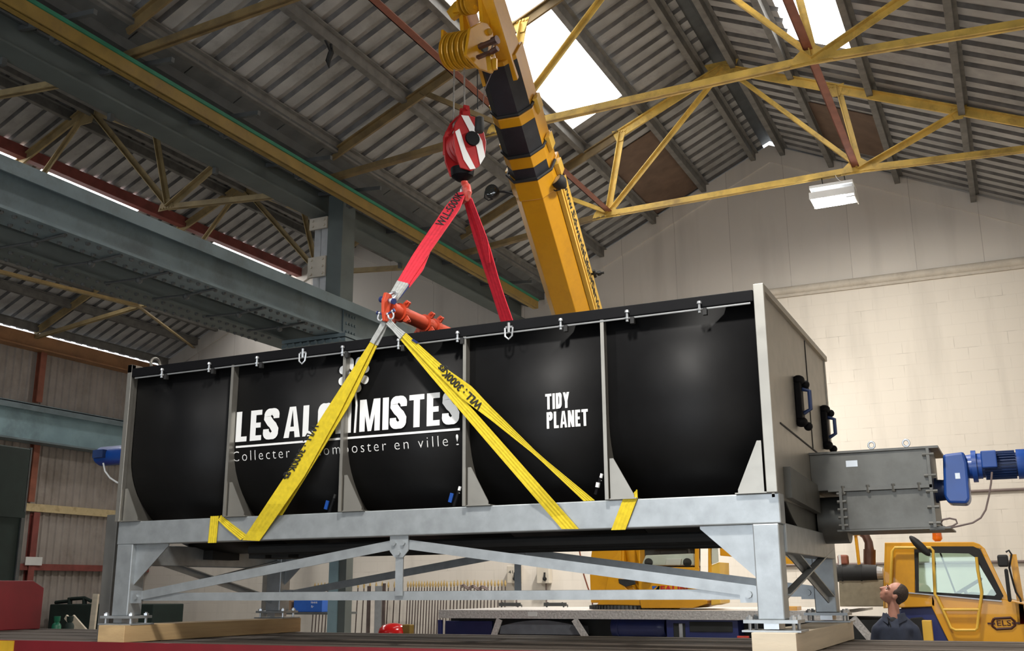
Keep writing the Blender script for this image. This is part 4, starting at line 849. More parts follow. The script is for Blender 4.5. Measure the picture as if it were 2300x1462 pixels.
yb = YB2-BF-.012
for lab, quads in (('yellow webbing sling around the far beam, glimpsed under the machine left of centre', (((851, 1204), (869, 1204), (854, 1242), (872, 1242)), ((958, 1204), (976, 1204), (930, 1240), (950, 1240)))), ('yellow webbing sling around the far beam, glimpsed under the machine near the right leg', (((1592, 1196), (1614, 1196), (1546, 1224), (1572, 1222)), ((1640, 1192), (1660, 1190), (1632, 1222), (1650, 1222))))):
    t = thing('lifting_sling', lab, 'sling', P(*quads[0][0], y=yb), 'yellow lifting slings')
    for a, b, c, d in quads: mb = MB(); mb.ribbon([P(*a, y=yb), P(*c, y=yb)], [P(*b, y=yb), P(*d, y=yb)], .008); mb.build('webbing', M_YSL, t)

# ================================================================== HOOK BLOCK AND ROPES
hb = thing('hook_block', 'red and white striped crane hook block hanging on the ropes', 'hook block', P(1043, 340, y=HY))
bc = P(1043, 335, y=HY); nrm = V((.80, -.60, 0)).normalized(); sd = V((.60, .80, 0)); upv = V((0, 0, 1))
def hbp(u, v, n_): return bc+sd*u+upv*v+nrm*n_       # u across the cheek, v up, n_ along the pin
cheek = [(-.10, .30), (.05, .31), (.14, .22), (.18, .06), (.17, -.08), (.10, -.22), (.02, -.28), (-.10, -.27), (-.16, -.12), (-.18, .06), (-.16, .2)]
for n_ in (.115, -.13):
    mb = MB(); mb.prism([hbp(u, v, n_) for u, v in cheek], nrm*.02); mb.build('cheek_plate', M_HBR, hb, bevel=.006)
for poly in ([(-.10, .29), (-.02, .30), (.13, .06), (.165, -.10), (.11, -.2), (.07, -.02), (-.02, .16)], [(-.165, .10), (-.12, .14), (-.05, -.06), (.06, -.25), (.0, -.27), (-.07, -.18)]):
    mb = MB(); mb.prism([hbp(u, v, .137) for u, v in poly], nrm*.003); mb.build('stripe', M_WHITE, hb)
mb = MB(); mb.cyl(hbp(.02, .06, .13), hbp(.02, .06, .16), .075, 20); mb.build('pin_cap', M_BLKT, hb, smooth=True)
for n_ in (-.07, 0, .07):
    mb = MB(); mb.lathe(hbp(0, .04, n_-.025), nrm, [(0, .15), (.01, .165), (.02, .15), (.03, .15), (.04, .165), (.05, .15)], 24); mb.build('sheave', M_HBR, hb, smooth=True)
mb = MB(); mb.tube([hbp(-.17, -.05, -.12), hbp(-.17, .14, -.12), hbp(-.10, .30, -.12), hbp(-.08, .33, 0), hbp(-.10, .30, .12), hbp(-.17, .14, .12), hbp(-.17, .12, 0)], .012, 6); mb.build('rope_guard', M_HBR, hb, smooth=True)
mb = MB(); mb.prism([hbp(-.05, .28, -.05), hbp(.05, .28, -.05), hbp(.03, .46, -.05), hbp(-.03, .46, -.05)], nrm*.02); mb.prism([hbp(-.05, .28, .03), hbp(.05, .28, .03), hbp(.03, .46, .03), hbp(-.03, .46, .03)], nrm*.02); mb.cyl(hbp(0, .42, -.07), hbp(0, .42, .07), .022, 10); mb.build('rope_anchor', M_HBR, hb)
mb = MB(); mb.lathe(hbp(-.02, -.22, 0), (0, 0, -1), [(0, .12), (.08, .11), (.12, .06), (.13, .03)], 16); mb.build('crosshead', M_BLKT, hb, smooth=True)
h0 = P(1043, 408, y=HY)
mb = MB(); hs = V((.85, -.5, 0)).normalized()
pts = [(0, .05), (0, -.02), (.045, -.07), (.062, -.13), (.03, -.185), (-.035, -.19), (-.075, -.14), (-.07, -.09)]
mb.tube([h0+hs*u+upv*v for u, v in pts], [.034, .036, .042, .045, .046, .04, .028, .014], 12); mb.build('hook', M_HOOK, hb, smooth=True)
mb = MB(); mb.tube([h0+hs*u+upv*v+V((0, 0, 0)) for u, v in ((-.02, -.03), (-.06, -.06), (-.07, -.12))], .012, 6); mb.build('safety_latch', M_SHK, hb)
# boom frame
B0 = V((-5.0, 14.5, .95+1.62)); T0 = P(1098, 52, y=8.75)
ax = (T0-B0).normalized(); bs = -ax.cross(V((0, 0, 1))).normalized(); bu = ax.cross(bs).normalized(); BL = (T0-B0).length
def bp(t, s_, u): return B0+ax*t+bs*s_+bu*u
def t_at(px, py):     # distance along the boom whose image is nearest to a pixel row
    best = min((abs(((p-CAM).dot(UP)/(p-CAM).dot(FW))*-F_PX+731-py), t) for t, p in ((i*.02, B0+ax*(i*.02)) for i in range(int(BL/.02)+40))); return best[1]
for k, (px, a, b) in enumerate(((1021, (1021, 150), 290), (1043, (1043, 150), 250))):
    t = P(px, a[1], y=HY); e = P(px if k else 1018, b+(0 if k else 25), y=HY)
    mb = MB(); mb.cyl(P(px, 95, y=HY-.0), e, .009, 8); tag(mb.build('hoist_rope', M_ROPE), 'steel hoist rope down to the hook block, %s of the two' % ('right' if k else 'left'), 'rope', 'hoist ropes')

# ================================================================== MOBILE CRANE
mc = thing('mobile_crane', 'yellow mobile crane with a blue chassis, boom raised over the black machine', 'crane', (-3.5, 14.2, 0))
WB = .25                                   # half width of the base section
def octo(h): return [(-h, .30), (h, .30), (h, -.10), (h*.52, -.28), (-h*.52, -.28), (-h, -.10)]
def section(name, t0, t1, h, k, m, par):
    mb = MB(); pr = [(s_, u*k) for s_, u in octo(h)]; mb.hexa([bp(t0, *p_) for p_ in pr], [bp(t1, *p_) for p_ in pr]); return mb.build(name, m, par, bevel=.01)
tC1, tC2 = t_at(0, 400), t_at(0, 255)
boom = section('boom_section', -.3, tC1+.1, WB, 1, M_CRY, mc)
sec2 = section('boom_section', tC1, tC2+.06, WB*.95, .94, M_CRY, mc)
sec3 = section('boom_section', tC2, BL-.35, WB*.89, .88, M_CRY, mc)
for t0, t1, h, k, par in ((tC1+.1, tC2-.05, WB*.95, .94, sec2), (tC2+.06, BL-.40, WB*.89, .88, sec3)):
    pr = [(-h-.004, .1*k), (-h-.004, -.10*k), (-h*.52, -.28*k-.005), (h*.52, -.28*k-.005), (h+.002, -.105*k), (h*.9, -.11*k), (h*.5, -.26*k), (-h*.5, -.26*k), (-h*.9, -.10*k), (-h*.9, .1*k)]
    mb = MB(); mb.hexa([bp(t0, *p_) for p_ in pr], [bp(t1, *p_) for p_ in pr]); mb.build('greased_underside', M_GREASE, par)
for t, h, k, wd, par in ((tC1+.0, WB*1.06, 1.08, .26, boom), (tC1+.34, WB*.98, 1.0, .16, sec2), (tC2, WB*.92, .93, .17, sec2)):
    pr = octo(h); mb = MB(); mb.hexa([bp(t-wd/2, s_, u*k) for s_, u in pr], [bp(t+wd/2, s_, u*k) for s_, u in pr]); mb.build('boom_collar', M_CRY, par, bevel=.008)
    mb = MB(); mb.tube([bp(t+wd/2, s_*1.0, u*k*1.0) for s_, u in ((h, .1), (h, -.10), (h*.52, -.28), (-h*.52, -.28), (-h, -.10), (-h, .1))], .02, 6); mb.build('wear_pad', M_BLKM, par)
    for s_ in (-1, 1):
        mb = MB(); mb.prism([bp(t-.09, s_*h*1.02, .05), bp(t+.12, s_*h*1.02, .0), bp(t+.12, s_*h*1.22, .02), bp(t-.05, s_*h*1.2, .05)], bu*.16); mb.build('guide_lug', M_CRYP, par)
# cable rail and lettering strip on the right of the base section
mb = MB(); mb.bar(bp(0, WB+.03, -.06), bp(tC1-.15, WB+.03, -.06), .05, .05, bu); mb.build('side_rail', M_CRYP, boom)
mb = MB(); mb.hexa([bp(0, WB+.035, .02), bp(0, WB+.05, .02), bp(0, WB+.05, .26), bp(0, WB+.035, .26)], [bp(tC1-.15, WB+.035, .02), bp(tC1-.15, WB+.05, .02), bp(tC1-.15, WB+.05, .26), bp(tC1-.15, WB+.035, .26)]); mb.build('name_strip', M_CRYP, boom)
tA, tB = t_at(0, 425), t_at(0, 735)
text('printed_marking', 'www.EdwardsLiftingServices', lambda u, v: bp(tA+(tB-tA)*u, WB+.054, .07+.13*v), M_BLKTXT, boom, .02)
mb = MB(); p_ = bp(t_at(0, 642), WB+.05, .2); mb.cyl(p_-bs*.05, p_+bs*.16, .015, 8); mb.cyl(p_+bs*.04-ax*.05, p_+bs*.04+ax*.05, .02, 8); mb.cyl(p_+bs*.1-ax*.02, p_+bs*.1+ax*.02, .03, 8); mb.build('sensor_spool', M_BLKM, boom)
# flood lamps
for px, py, dx in ((1107, 432, -1), (1258, 410, 1)):
    t = t_at(0, 425); c = P(px, py, y=bp(t, 0, 0).y-.1); fwd = (V((-.1*dx, -.8, .05)) if dx < 0 else V((-.45, -.75, .5))).normalized()
    mb = MB(); mb.lathe(c+fwd*.06, -fwd, [(0, .078), (.03, .085), (.08, .08), (.13, .04), (.15, .02)], 16); fl = mb.build('flood_lamp', M_BLKM, mc, smooth=True)
    mb = MB(); mb.lathe(c+fwd*.061, fwd, [(0, .068), (.006, .05), (.008, .01)], 16); mb.build('lamp_glass', M_GLASSD if dx < 0 else M_SHK, fl, smooth=True)
    mb = MB(); mb.tube([c-V((0, 0, .0))-bs*dx*.08, c-bs*dx*.14-fwd*.03, bp(t, WB*dx*1.02, -.05)], .016, 6); mb.tube([c+V((-.1, 0, .03)), c+V((-.11, 0, -.05)), c+V((-.06, 0, -.09)), c+V((0, 0, -.085))], .008, 6); mb.build('lamp_bracket', M_BLKM, fl)
# boom head with sheaves
mb = MB(); mb.hexa([bp(BL-.6, s_, u) for s_, u in ((.02, -.2), (.2, -.2), (.2, .22), (.02, .22))], [bp(BL+.75, s_, u) for s_, u in ((.06, -.16), (.16, -.16), (.16, .2), (.06, .2))]); hd = mb.build('boom_head', M_CRY, mc, bevel=.01)
mb = MB(); mb.hexa([bp(BL-.6, s_, u) for s_, u in ((-.2, -.2), (-.16, -.2), (-.16, .22), (-.2, .22))], [bp(BL+.25, s_, u) for s_, u in ((-.2, -.1), (-.17, -.1), (-.17, .2), (-.2, .2))]); mb.build('head_plate', M_CRY, hd)
sx_ = V((.97, -.1, .12)).normalized(); sc_ = P(1046, 112, y=8.45)
sx_ = (P(1090, 105, y=8.42)-P(1003, 118, y=8.52)).normalized()
for i in range(5):
    c = sc_+sx_*((i-2)*.072-.035); mb = MB(); mb.lathe(c-sx_*.025, sx_, [(0, .12), (0, .19), (.008, .195), (.018, .160), (.030, .160), (.04, .195), (.048, .19), (.048, .12)], 36); mb.build('head_sheave', M_GOLD, hd, smooth=False)
mb = MB(); mb.cyl(sc_-sx_*.26, sc_+sx_*.26, .05, 16); mb.cyl(sc_-sx_*.2, sc_+sx_*.16, .14, 24); mb.build('sheave_pin', M_STEELD, hd)
hn = sx_.cross(V((0, 0, 1))).normalized()
def hp(n_, u, v): return sc_+sx_*n_+hn*u+V((0, 0, 1))*v
for n_, pl in ((.19, [(-.20, .12), (-.17, .26), (-.08, .31), (.02, .28), (.20, .12), (.26, -.2), (.05, -.26), (-.17, -.22), (-.22, -.08)]), (-.26, [(-.22, .12), (-.1, .2), (.1, .22), (.1, .02), (-.1, .0), (-.22, .02)])):
    mb = MB(); mb.prism([hp(n_, u, v) for u, v in pl], sx_*.035); mb.build('cheek_plate', M_CRY, hd, bevel=.006)
for u, v in ((-.1, .22), (-.12, -.02)): mb = MB(); mb.cyl(hp(.18, u, v), hp(.25, u, v), .035, 12); mb.build('cheek_pin', M_GOLD, hd, smooth=True)
mb = MB(); mb.box((0, 0, 0), (0, 0, 0)) if False else mb.bar(hp(-.28, -.2, .2), hp(.2, -.2, .2), .03, .03); mb.bar(hp(-.15, -.1, .24), hp(.12, -.1, .24), .04, .05); mb.bar(hp(-.16, .0, .46), hp(.14, .0, .46), .05, .04); mb.build('spacer_bar', M_CRY, hd)
for n_ in (-.12, .15):
    mb = MB(); mb.bar(hp(n_-.02, -.17, .18), hp(n_+.09, .05, .85), .05, .10, hn); mb.build('head_strut', M_CRY, hd)
mb = MB(); mb.prism([hp(-.27, -.05, .48), hp(-.16, -.05, .58), hp(-.02, -.05, .60), hp(-.03, -.05, .46), hp(-.2, -.05, .38)], hn*.05); mb.build('rooster_plate', M_GOLD, hd)
for i in range(3): 
    c = hp(.0+i*.05, .05, .5); mb = MB(); mb.lathe(c, sx_, [(0, .1), (.012, .12), (.024, .1), (.036, .12)], 20); mb.build('top_sheave', M_GOLD, hd)
mb = MB(); mb.cyl(hp(.22, .05, -.02), hp(.44, .05, .03), .03, 10); mb.cyl(hp(.40, .05, .02), hp(.46, .05, .035), .045, 10); mb.bar(hp(.24, .1, -.16), hp(.42, .1, -.12), .04, .03); mb.cyl(hp(.42, .1, -.12), hp(.5, .1, -.09), .03, 8); mb.build('jib_pin', M_EXH, hd)
lw = P(1102, 142, y=8.35)
mb = MB(); mb.bar(lw+V((-.02, 0, .07)), lw+V((0, 0, -.09)), .05, .05); mb.bar(lw+V((.035, .02, .05)), lw+V((.035, .02, -.07)), .035, .05); ls = mb.build('limit_switch', M_GOLD, hd, bevel=.005)
mb = MB(); mb.tube([lw+V((-.02, 0, .07)), lw+V((.01, 0, .15)), lw+V((.03, 0, .22))], .008, 6); mb.tube([P(x, y, y=8.35) for x, y in ((1104, 165), (1094, 188), (1088, 200), (1095, 184), (1088, 205), (1084, 240))], .004, 6); mb.build('limit_chain', M_CABLE, ls)
cw = P(1077, 272, y=8.35); mb = MB(); mb.cyl(P(1072, 150, y=8.4), P(1073, 245, y=8.35), .005, 6); mb.lathe(cw+V((0, 0, .05)), (0, 0, -1), [(0, .02), (.02, .045), (.15, .05), (.17, .035)], 14); mb.build('limit_weight', M_BLKM, ls, smooth=True)

# carrier (plane of the near side at Y=12.95)
YN, YK = 12.95, 15.4
c_ = lambda px, py, y=YN: P(px, py, y=y)
xd0 = c_(985, 1380).x; zd1, zd0 = c_(1450, 1371).z, c_(1450, 1391).z
mb = MB(); mb.box((xd0, YN, zd0), (c_(1900, 1380).x, YN+.02, zd1)); mb.box((xd0, YN+.02, zd1-.03), (c_(1900, 1380).x, YK, zd1)); mb.build('deck', M_CHEQ, mc)
mb = MB(); mb.box((c_(1186, 1380).x, YN-.004, zd0+.03), (c_(1206, 1380).x, YN, zd1-.02)); mb.build('marker_plate', M_PAPER, mc)
mb = MB(); mb.box((xd0+.0, YN+.35, .5), (c_(2290, 1400).x, YK-.3, zd0)); mb.build('chassis', M_DARKI, mc)
def side(x0, y0, x1, y1, m, nm, dy=0, dep=.06, par=None):
    a, b = c_(x0, y0, YN+dy), c_(x1, y1, YN+dy); mb = MB(); mb.box((min(a.x, b.x), YN+dy, min(a.z, b.z)), (max(a.x, b.x), YN+dy+dep, max(a.z, b.z))); return mb.build(nm, m, par or mc, bevel=.006)
side(983, 1392, 990, 1440, M_CBLUE, 'corner_post'); side(1000, 1394, 1105, 1445, M_CBLUE, 'side_locker', .3, .3)
a, b = c_(1125, 1392), c_(1300, 1450)
mb = MB(); n_ = 12; pts = []
x0, x1 = c_(1122, 1400).x, c_(1298, 1400).x
for i in range(n_+1): t = i/n_; pts.append((x0+(x1-x0)*t, YN+.04, zd0-.02-.12*(1-math.sin(math.pi*(.18+.64*t)))*1.4))
mb.prism(pts+[(x1+.02, YN+.04, zd0-.2), (x0-.02, YN+.04, zd0-.2)], (0, .5, 0)); mb.build('mudguard', mat('grey mudguard', (.12, .13, .15), .6, 0, .15, 8), mc)
for p0, p1 in (((1122, 1391), (1108, 1432)), ((1290, 1391), (1316, 1432)), ((1915, 1387), (1960, 1440))):
    mb = MB(); mb.bar(c_(*p0), c_(*p1), .07, .02, (0, 1, 0)) if False else mb.bar(c_(*p0), c_(*p1), .02, .085, (1, 0, 0)); mb.build('step_stay', M_CHEQ, mc)
mb = MB(); a, b = c_(1362, 1409), c_(1486, 1409); mb.lathe((a.x, YN+.2, a.z), (1, 0, 0), [(0, .06), (.02, .11), (.1, .115), (.1, .125), (.12, .125), (.12, .115), (b.x-a.x-.1, .115), (b.x-a.x-.1, .125), (b.x-a.x-.06, .125), (b.x-a.x, .1)], 20); mb.build('air_tank', M_CBLUE, mc, smooth=True)
side(1496, 1392, 1660, 1445, M_CBLUE, 'side_locker', .05, .4); side(1512, 1400, 1540, 1440, M_DARKI, 'vent', .04, .02); side(1548, 1396, 1646, 1420, M_DARKI, 'vent', .04, .02); side(1524, 1400, 1534, 1432, M_SHK, 'locker_catch', .03, .02)
side(1655, 1428, 1682, 1436, M_HOOK, 'side_marker_lamp', .0, .04)
for px in (1190, 1245, 2030, 1590):
    x = c_(px, 1430).x
    for y in (YN+.1, YK-.5):
        mb = MB(); mb.lathe((x, y, .56), (0, 1, 0), [(0, .3), (.0, .5), (.05, .56), (.3, .56), (.36, .5), (.36, .3)], 28); mb.build('wheel', M_BLKM, mc, smooth=True)
# slewing ring and superstructure
TC = V((c_(1425, 1360, 14.1).x, 14.1, 0)); zr = c_(1425, 1366, 13.4).z
mb = MB(); rr = .62
for i in range(72):
    t = 2*math.pi*i/72; d = V((math.cos(t), math.sin(t), 0)); mb.bar(V((TC.x, TC.y, zr-.04))+d*(rr-.02), V((TC.x, TC.y, zr+.03))+d*(rr-.02), .03, .045, d)
mb.lathe((TC.x, TC.y, zr-.06), (0, 0, 1), [(0, rr-.03), (.1, rr-.03), (.1, rr-.06)], 48); mb.build('slewing_ring', M_STEELD, mc)
def upanel(pts, y, dep, nm, m, par=None):
    mb = MB(); mb.prism([P(px, py, y=y) for px, py in pts], (0, dep, 0)); return mb.build(nm, m, par or mc, bevel=.01)
upanel([(1327, 1354), (1324, 1275), (1333, 1205), (1400, 1200), (1402, 1290), (1430, 1330), (1436, 1354)], 13.55, .9, 'turret', M_CRY)
upanel([(1355, 1345), (1372, 1262), (1395, 1225), (1393, 1290), (1405, 1320), (1428, 1340)], 13.5, .05, 'turret_web', M_CRY)
upanel([(1340, 1358), (1355, 1340), (1435, 1340), (1442, 1360)], 13.5, .6, 'turret_foot', M_CRY)
mb = MB(); mb.cyl(P(1428, 1290, y=13.75), P(1404, 1190, y=13.6), .075, 16); mb.build('lift_ram', M_CRY, mc, smooth=True)
upanel([(1388, 1300), (1425, 1302), (1428, 1312), (1405, 1318), (1390, 1310)], 13.49, .02, 'turret_opening', M_DARKI)
yc_ = 13.5
cabm = upanel([(1434, 1335), (1434, 1345), (1570, 1345), (1570, 1335)], yc_, 1.0, 'operator_cab', M_CRY)
upanel([(1434, 1274), (1434, 1340), (1570, 1340), (1570, 1274)], yc_, .05, 'front_panel', M_CRY, cabm)
upanel([(1434, 1278), (1432, 1195), (1436, 1195), (1438, 1278)], yc_, .05, 'cab_pillar', M_CRY, cabm); upanel([(1560, 1278), (1560, 1195), (1569, 1195), (1569, 1278)], yc_, .05, 'cab_pillar', M_CRY, cabm)
upanel([(1590, 1310), (1590, 1195), (1597, 1195), (1597, 1310)], yc_, .05, 'cab_pillar', M_CRY, cabm)
upanel([(1436, 1190), (1597, 1190), (1597, 1200), (1436, 1200)], yc_, 1.0, 'cab_roof', M_CRY, cabm)
upanel([(1436, 1340), (1436, 1195), (1572, 1195), (1572, 1340)], yc_+1.0, .04, 'cab_back', M_DARKI, cabm)
upanel([(1440, 1270), (1450, 1247), (1556, 1243), (1560, 1270)], yc_+.12, .3, 'dashboard', M_INT, cabm)
for px in (1456, 1543):
    p_ = P(px, 1263, y=yc_+.09); mb = MB(); mb.cyl(p_, p_+V((0, .04, 0)), .055, 16); mb.build('dash_gauge', M_BLKM, cabm)
upanel([(1493, 1270), (1496, 1255), (1530, 1254), (1528, 1270)], yc_+.07, .05, 'dash_paper', M_PAPER, cabm)
upanel([(1480, 1248), (1490, 1215), (1540, 1215), (1548, 1248)], yc_+.5, .12, 'driver_seat', M_BLKM, cabm)
upanel([(1438, 1273), (1438, 1197), (1560, 1197), (1560, 1273)], yc_+.01, .006, 'windscreen', M_GLASSC, cabm)
upanel([(1597, 1268), (1592, 1225), (1612, 1225), (1614, 1262)], yc_, .02, 'door_glass', M_GLASSD, cabm); upanel([(1597, 1360), (1596, 1270), (1616, 1262), (1618, 1355)], yc_+.02, .5, 'side_door', M_CRYP, cabm)
upanel([(1617, 1248), (1616, 1222), (1647, 1226), (1645, 1250)], yc_+.4, .5, 'winch_cover', M_CRY)
upanel([(1440, 1366), (1436, 1345), (1570, 1345), (1588, 1348), (1588, 1356), (1555, 1366)], yc_-.02, .9, 'cab_step', M_CRY, cabm)
for px in (1455, 1545):
    p_ = P(px, 1296 if px < 1500 else 1305, y=yc_-.05); mb = MB(); mb.ball(p_, .07, .05, .045); mb.build('work_lamp', M_BLKM, cabm, smooth=True)
zA, zB = P(1490, 1328, y=yc_), P(1490, 1316, y=yc_)
text('lettering', 'FAUN', lambda u, v: V((P(1484, 1325, y=yc_).x+(P(1545, 1325, y=yc_).x-P(1484, 1325, y=yc_).x)*u, yc_-.006, zA.z+(zB.z-zA.z)*v)), mat('logo red', (.5, .02, .02), .5), cabm, .03)
upanel([(1464, 1316), (1476, 1316), (1466, 1324)], yc_-.006, .004, 'emblem', M_BSIGN, cabm); upanel([(1478, 1316), (1482, 1316), (1480, 1328), (1470, 1328)], yc_-.006, .004, 'emblem', M_BLKT, cabm)
# engine deck between the superstructure and the road cab
upanel([(1886, 1362), (1884, 1300), (1984, 1302), (1986, 1362)], YN+.3, 1.6, 'engine_cover', M_BEIGE)
mb = MB(); a, b = c_(1870, 1288, YN+.3), c_(1970, 1288, YN+.3); mb.lathe((a.x, YN+.35, a.z), (1, 0, 0), [(0, .085), (.05, .1), (.1, .1), (.1, .107), (.12, .107), (.12, .1), (.32, .1), (.32, .107), (.34, .107), (.34, .1), (b.x-a.x, .095)], 20); mb.build('air_filter', M_BLKM, mc, smooth=True)
mb = MB(); mb.cyl(c_(1970, 1288, YN+.35), c_(1984, 1288, YN+.35), .088, 16, .07); mb.build('filter_end', M_SHK, mc)
mb = MB(); mb.tube([c_(1953, 1268, 13.6), c_(1953, 1240, 13.6), c_(1951, 1218, 13.6), c_(1944, 1203, 13.6), c_(1935, 1196, 13.6)], [.06, .06, .05, .05, .05], 12); mb.build('exhaust_pipe', M_EXH, mc, smooth=True)
mb = MB(); mb.cyl(c_(1953, 1268, 13.6), c_(1953, 1234, 13.6), .072, 18)
mb.build('exhaust_guard', M_EXH, mc)
mb = MB(); mb.cyl(c_(1930, 1272, 13.4), c_(1922, 1203, 13.4), .02, 8); mb.bar(c_(1914, 1198, 13.4), c_(1931, 1198, 13.4), .08, .05); mb.build('marker_pole', M_CRY, mc)
mb = MB(); a, b = c_(1880, 1246, 13.3), c_(1904, 1268, 13.3); mb.box((a.x, 13.3, b.z), (b.x, 13.45, a.z)); rl = mb.build('rear_lamp', M_RUST, mc, bevel=.02)
mb = MB(); x = (a.x+b.x)/2; mb.box((x-.045, 13.295, b.z), (x-.015, 13.3, a.z)); mb.build('lens_band', M_PAPER, rl)
side(1757, 1244, 1800, 1266, M_CRY, 'tool_bin', .3, .4); side(1760, 1362, 1790, 1372, M_CRY, 'deck_box', .2, .3)
# road cab
YCN, YCF = YN, YN+1.9
def cpan(pts, nm, m, y=YCN, dep=.04, par=None):
    mb = MB(); mb.prism([P(px, py, y=YCN)+V((0, y-YCN, 0)) for px, py in pts], (0, dep, 0)); return mb.build(nm, m, par or mc, bevel=.008)
rc = cpan([(1985, 1300), (1987, 1218), (2056, 1218), (2055, 1334), (2100, 1336), (2100, 1362), (1984, 1366)], 'road_cab', M_CRY)
cpan([(2050, 1217), (2186, 1217), (2200, 1222), (2208, 1232), (2050, 1232)], 'roof_band', M_CRY, y=YCN-.004, par=rc)
cpan([(2092, 1336), (2258, 1347), (2300, 1356), (2312, 1450), (2135, 1450), (2092, 1362)], 'cab_door', M_CRY, par=rc)
cpan([(2186, 1217), (2200, 1222), (2212, 1232), (2268, 1350), (2250, 1347), (2243, 1330), (2203, 1235)], 'front_pillar', M_CRY, par=rc)
cpan([(1985, 1440), (1984, 1218), (2186, 1217), (2212, 1232), (2268, 1350), (2300, 1356), (2308, 1440)], 'far_side', M_CRY, y=YCF, dep=.04, par=rc) if False else None
cpan([(1987, 1218), (2186, 1217), (2200, 1222), (2200, 1228), (1987, 1229)], 'cab_roof', M_CRY, dep=1.9, par=rc)
cpan([(1985, 1366), (1987, 1218), (1992, 1218), (1991, 1366)], 'cab_back', M_CRY, dep=1.9, par=rc)
cpan([(1985, 1335), (1987, 1218), (2186, 1217), (2190, 1228), (2030, 1230), (2030, 1335)], 'far_side', M_CRY, y=YCF, par=rc); cpan([(1985, 1440), (1985, 1336), (2258, 1347), (2300, 1356), (2308, 1440)], 'far_side', M_DARKI, y=YCF, par=rc)
cpan([(2268, 1350), (2308, 1358), (2312, 1445), (2275, 1445)], 'front_panel', M_CRY, dep=1.9, par=rc)
# rubber window seal, glass, wheel, dash
def ring(outer, inner, nm, m, y, dep):
    n_ = len(outer); mb = MB()
    for i in range(n_):
        j = (i+1) % n_; q4 = [outer[i], outer[j], inner[j], inner[i]]; mb.prism([P(*t_, y=YCN)+V((0, y-YCN, 0)) for t_ in q4], (0, dep, 0))
    return mb.build(nm, m, rc)
ring([(2053, 1227), (2186, 1227), (2202, 1234), (2254, 1338), (2246, 1348), (2057, 1332)], [(2062, 1241), (2176, 1243), (2190, 1252), (2238, 1334), (2234, 1338), (2064, 1328)], 'window_seal', M_BLKM, YCN-.012, .02)
cpan([(2055, 1229), (2186, 1229), (2202, 1236), (2252, 1338), (2246, 1346), (2057, 1331)], 'side_window', M_GLASS, dep=.005, y=YCN+.01, par=rc)
cpan([(2150, 1340), (2175, 1330), (2195, 1332), (2195, 1344)], 'dash_top', M_INT, y=YCN+.5, dep=.3, par=rc); cpan([(2210, 1344), (2224, 1323), (2238, 1330), (2238, 1345)], 'dash_top', M_INT, y=YCN+.3, dep=.5, par=rc)
mb = MB(); c = P(2165, 1324, y=YCN+.6); pts = [c+V((.2*math.cos(t), .2*math.sin(t), .12*math.cos(t))) for t in [2*math.pi*i/24 for i in range(25)]]; mb.tube(pts, .016, 6); mb.cyl(c, c+V((.12, 0, -.25)), .02, 8); mb.bar(c-V((.19, 0, .114)), c+V((.19, 0, .114)), .03, .02); mb.build('steering_wheel', M_BLKM, rc)
mb = MB(); mb.cyl(P(2112, 1242, y=YCF-.02), P(2146, 1332, y=YCF-.02), .012, 6); mb.build('far_wiper', M_BLKM, rc)
# handrails
for pts in ([(2000, 1312), (2004, 1238), (2010, 1230), (2060, 1230), (2090, 1230), (2096, 1237), (2096, 1250), (2100, 1335), (2105, 1342)], [(2193, 1251), (2196, 1280), (2205, 1330), (2204, 1342), (2199, 1372), (2195, 1410), (2190, 1415), (2146, 1415), (2136, 1410), (2118, 1370), (2104, 1340)], [(2118, 1369), (2200, 1369)]):
    mb = MB(); mb.tube([P(*p_, y=YCN-.06) for p_ in pts], .016, 8); mb.build('handrail', M_CRYP, rc, smooth=True)
mb = MB(); mb.bar(P(2040, 1331, y=YCN-.01), P(2250, 1350, y=YCN-.01), .02, .012); mb.build('sill_strip', M_SHK, rc)
# logo on the door
lx = lambda px, py: P(px, py, y=YCN)
mb = MB(); pts = [lx(2233, 1389), lx(2270, 1387), lx(2279, 1395), lx(2280, 1404), lx(2272, 1411), lx(2238, 1413), lx(2229, 1406), lx(2229, 1396), lx(2233, 1389)]
mb.tube([p_-V((0, .006, 0)) for p_ in pts], .013, 4); mb.bar(lx(2218, 1400)-V((0, .006, 0)), lx(2235, 1400)-V((0, .006, 0)), .01, .018); mb.bar(lx(2273, 1399)-V((0, .006, 0)), lx(2291, 1399)-V((0, .006, 0)), .01, .018); mb.build('logo', mat('logo brown', (.05, .012, .01), .5), rc)
za, zb = lx(2240, 1405), lx(2240, 1393)
text('lettering', 'ELS', lambda u, v: V((lx(2239, 1400).x+(lx(2271, 1400).x-lx(2239, 1400).x)*u, YCN-.012, za.z+(zb.z-za.z)*v)), mat('logo brown', (.05, .012, .01)), rc, .01)
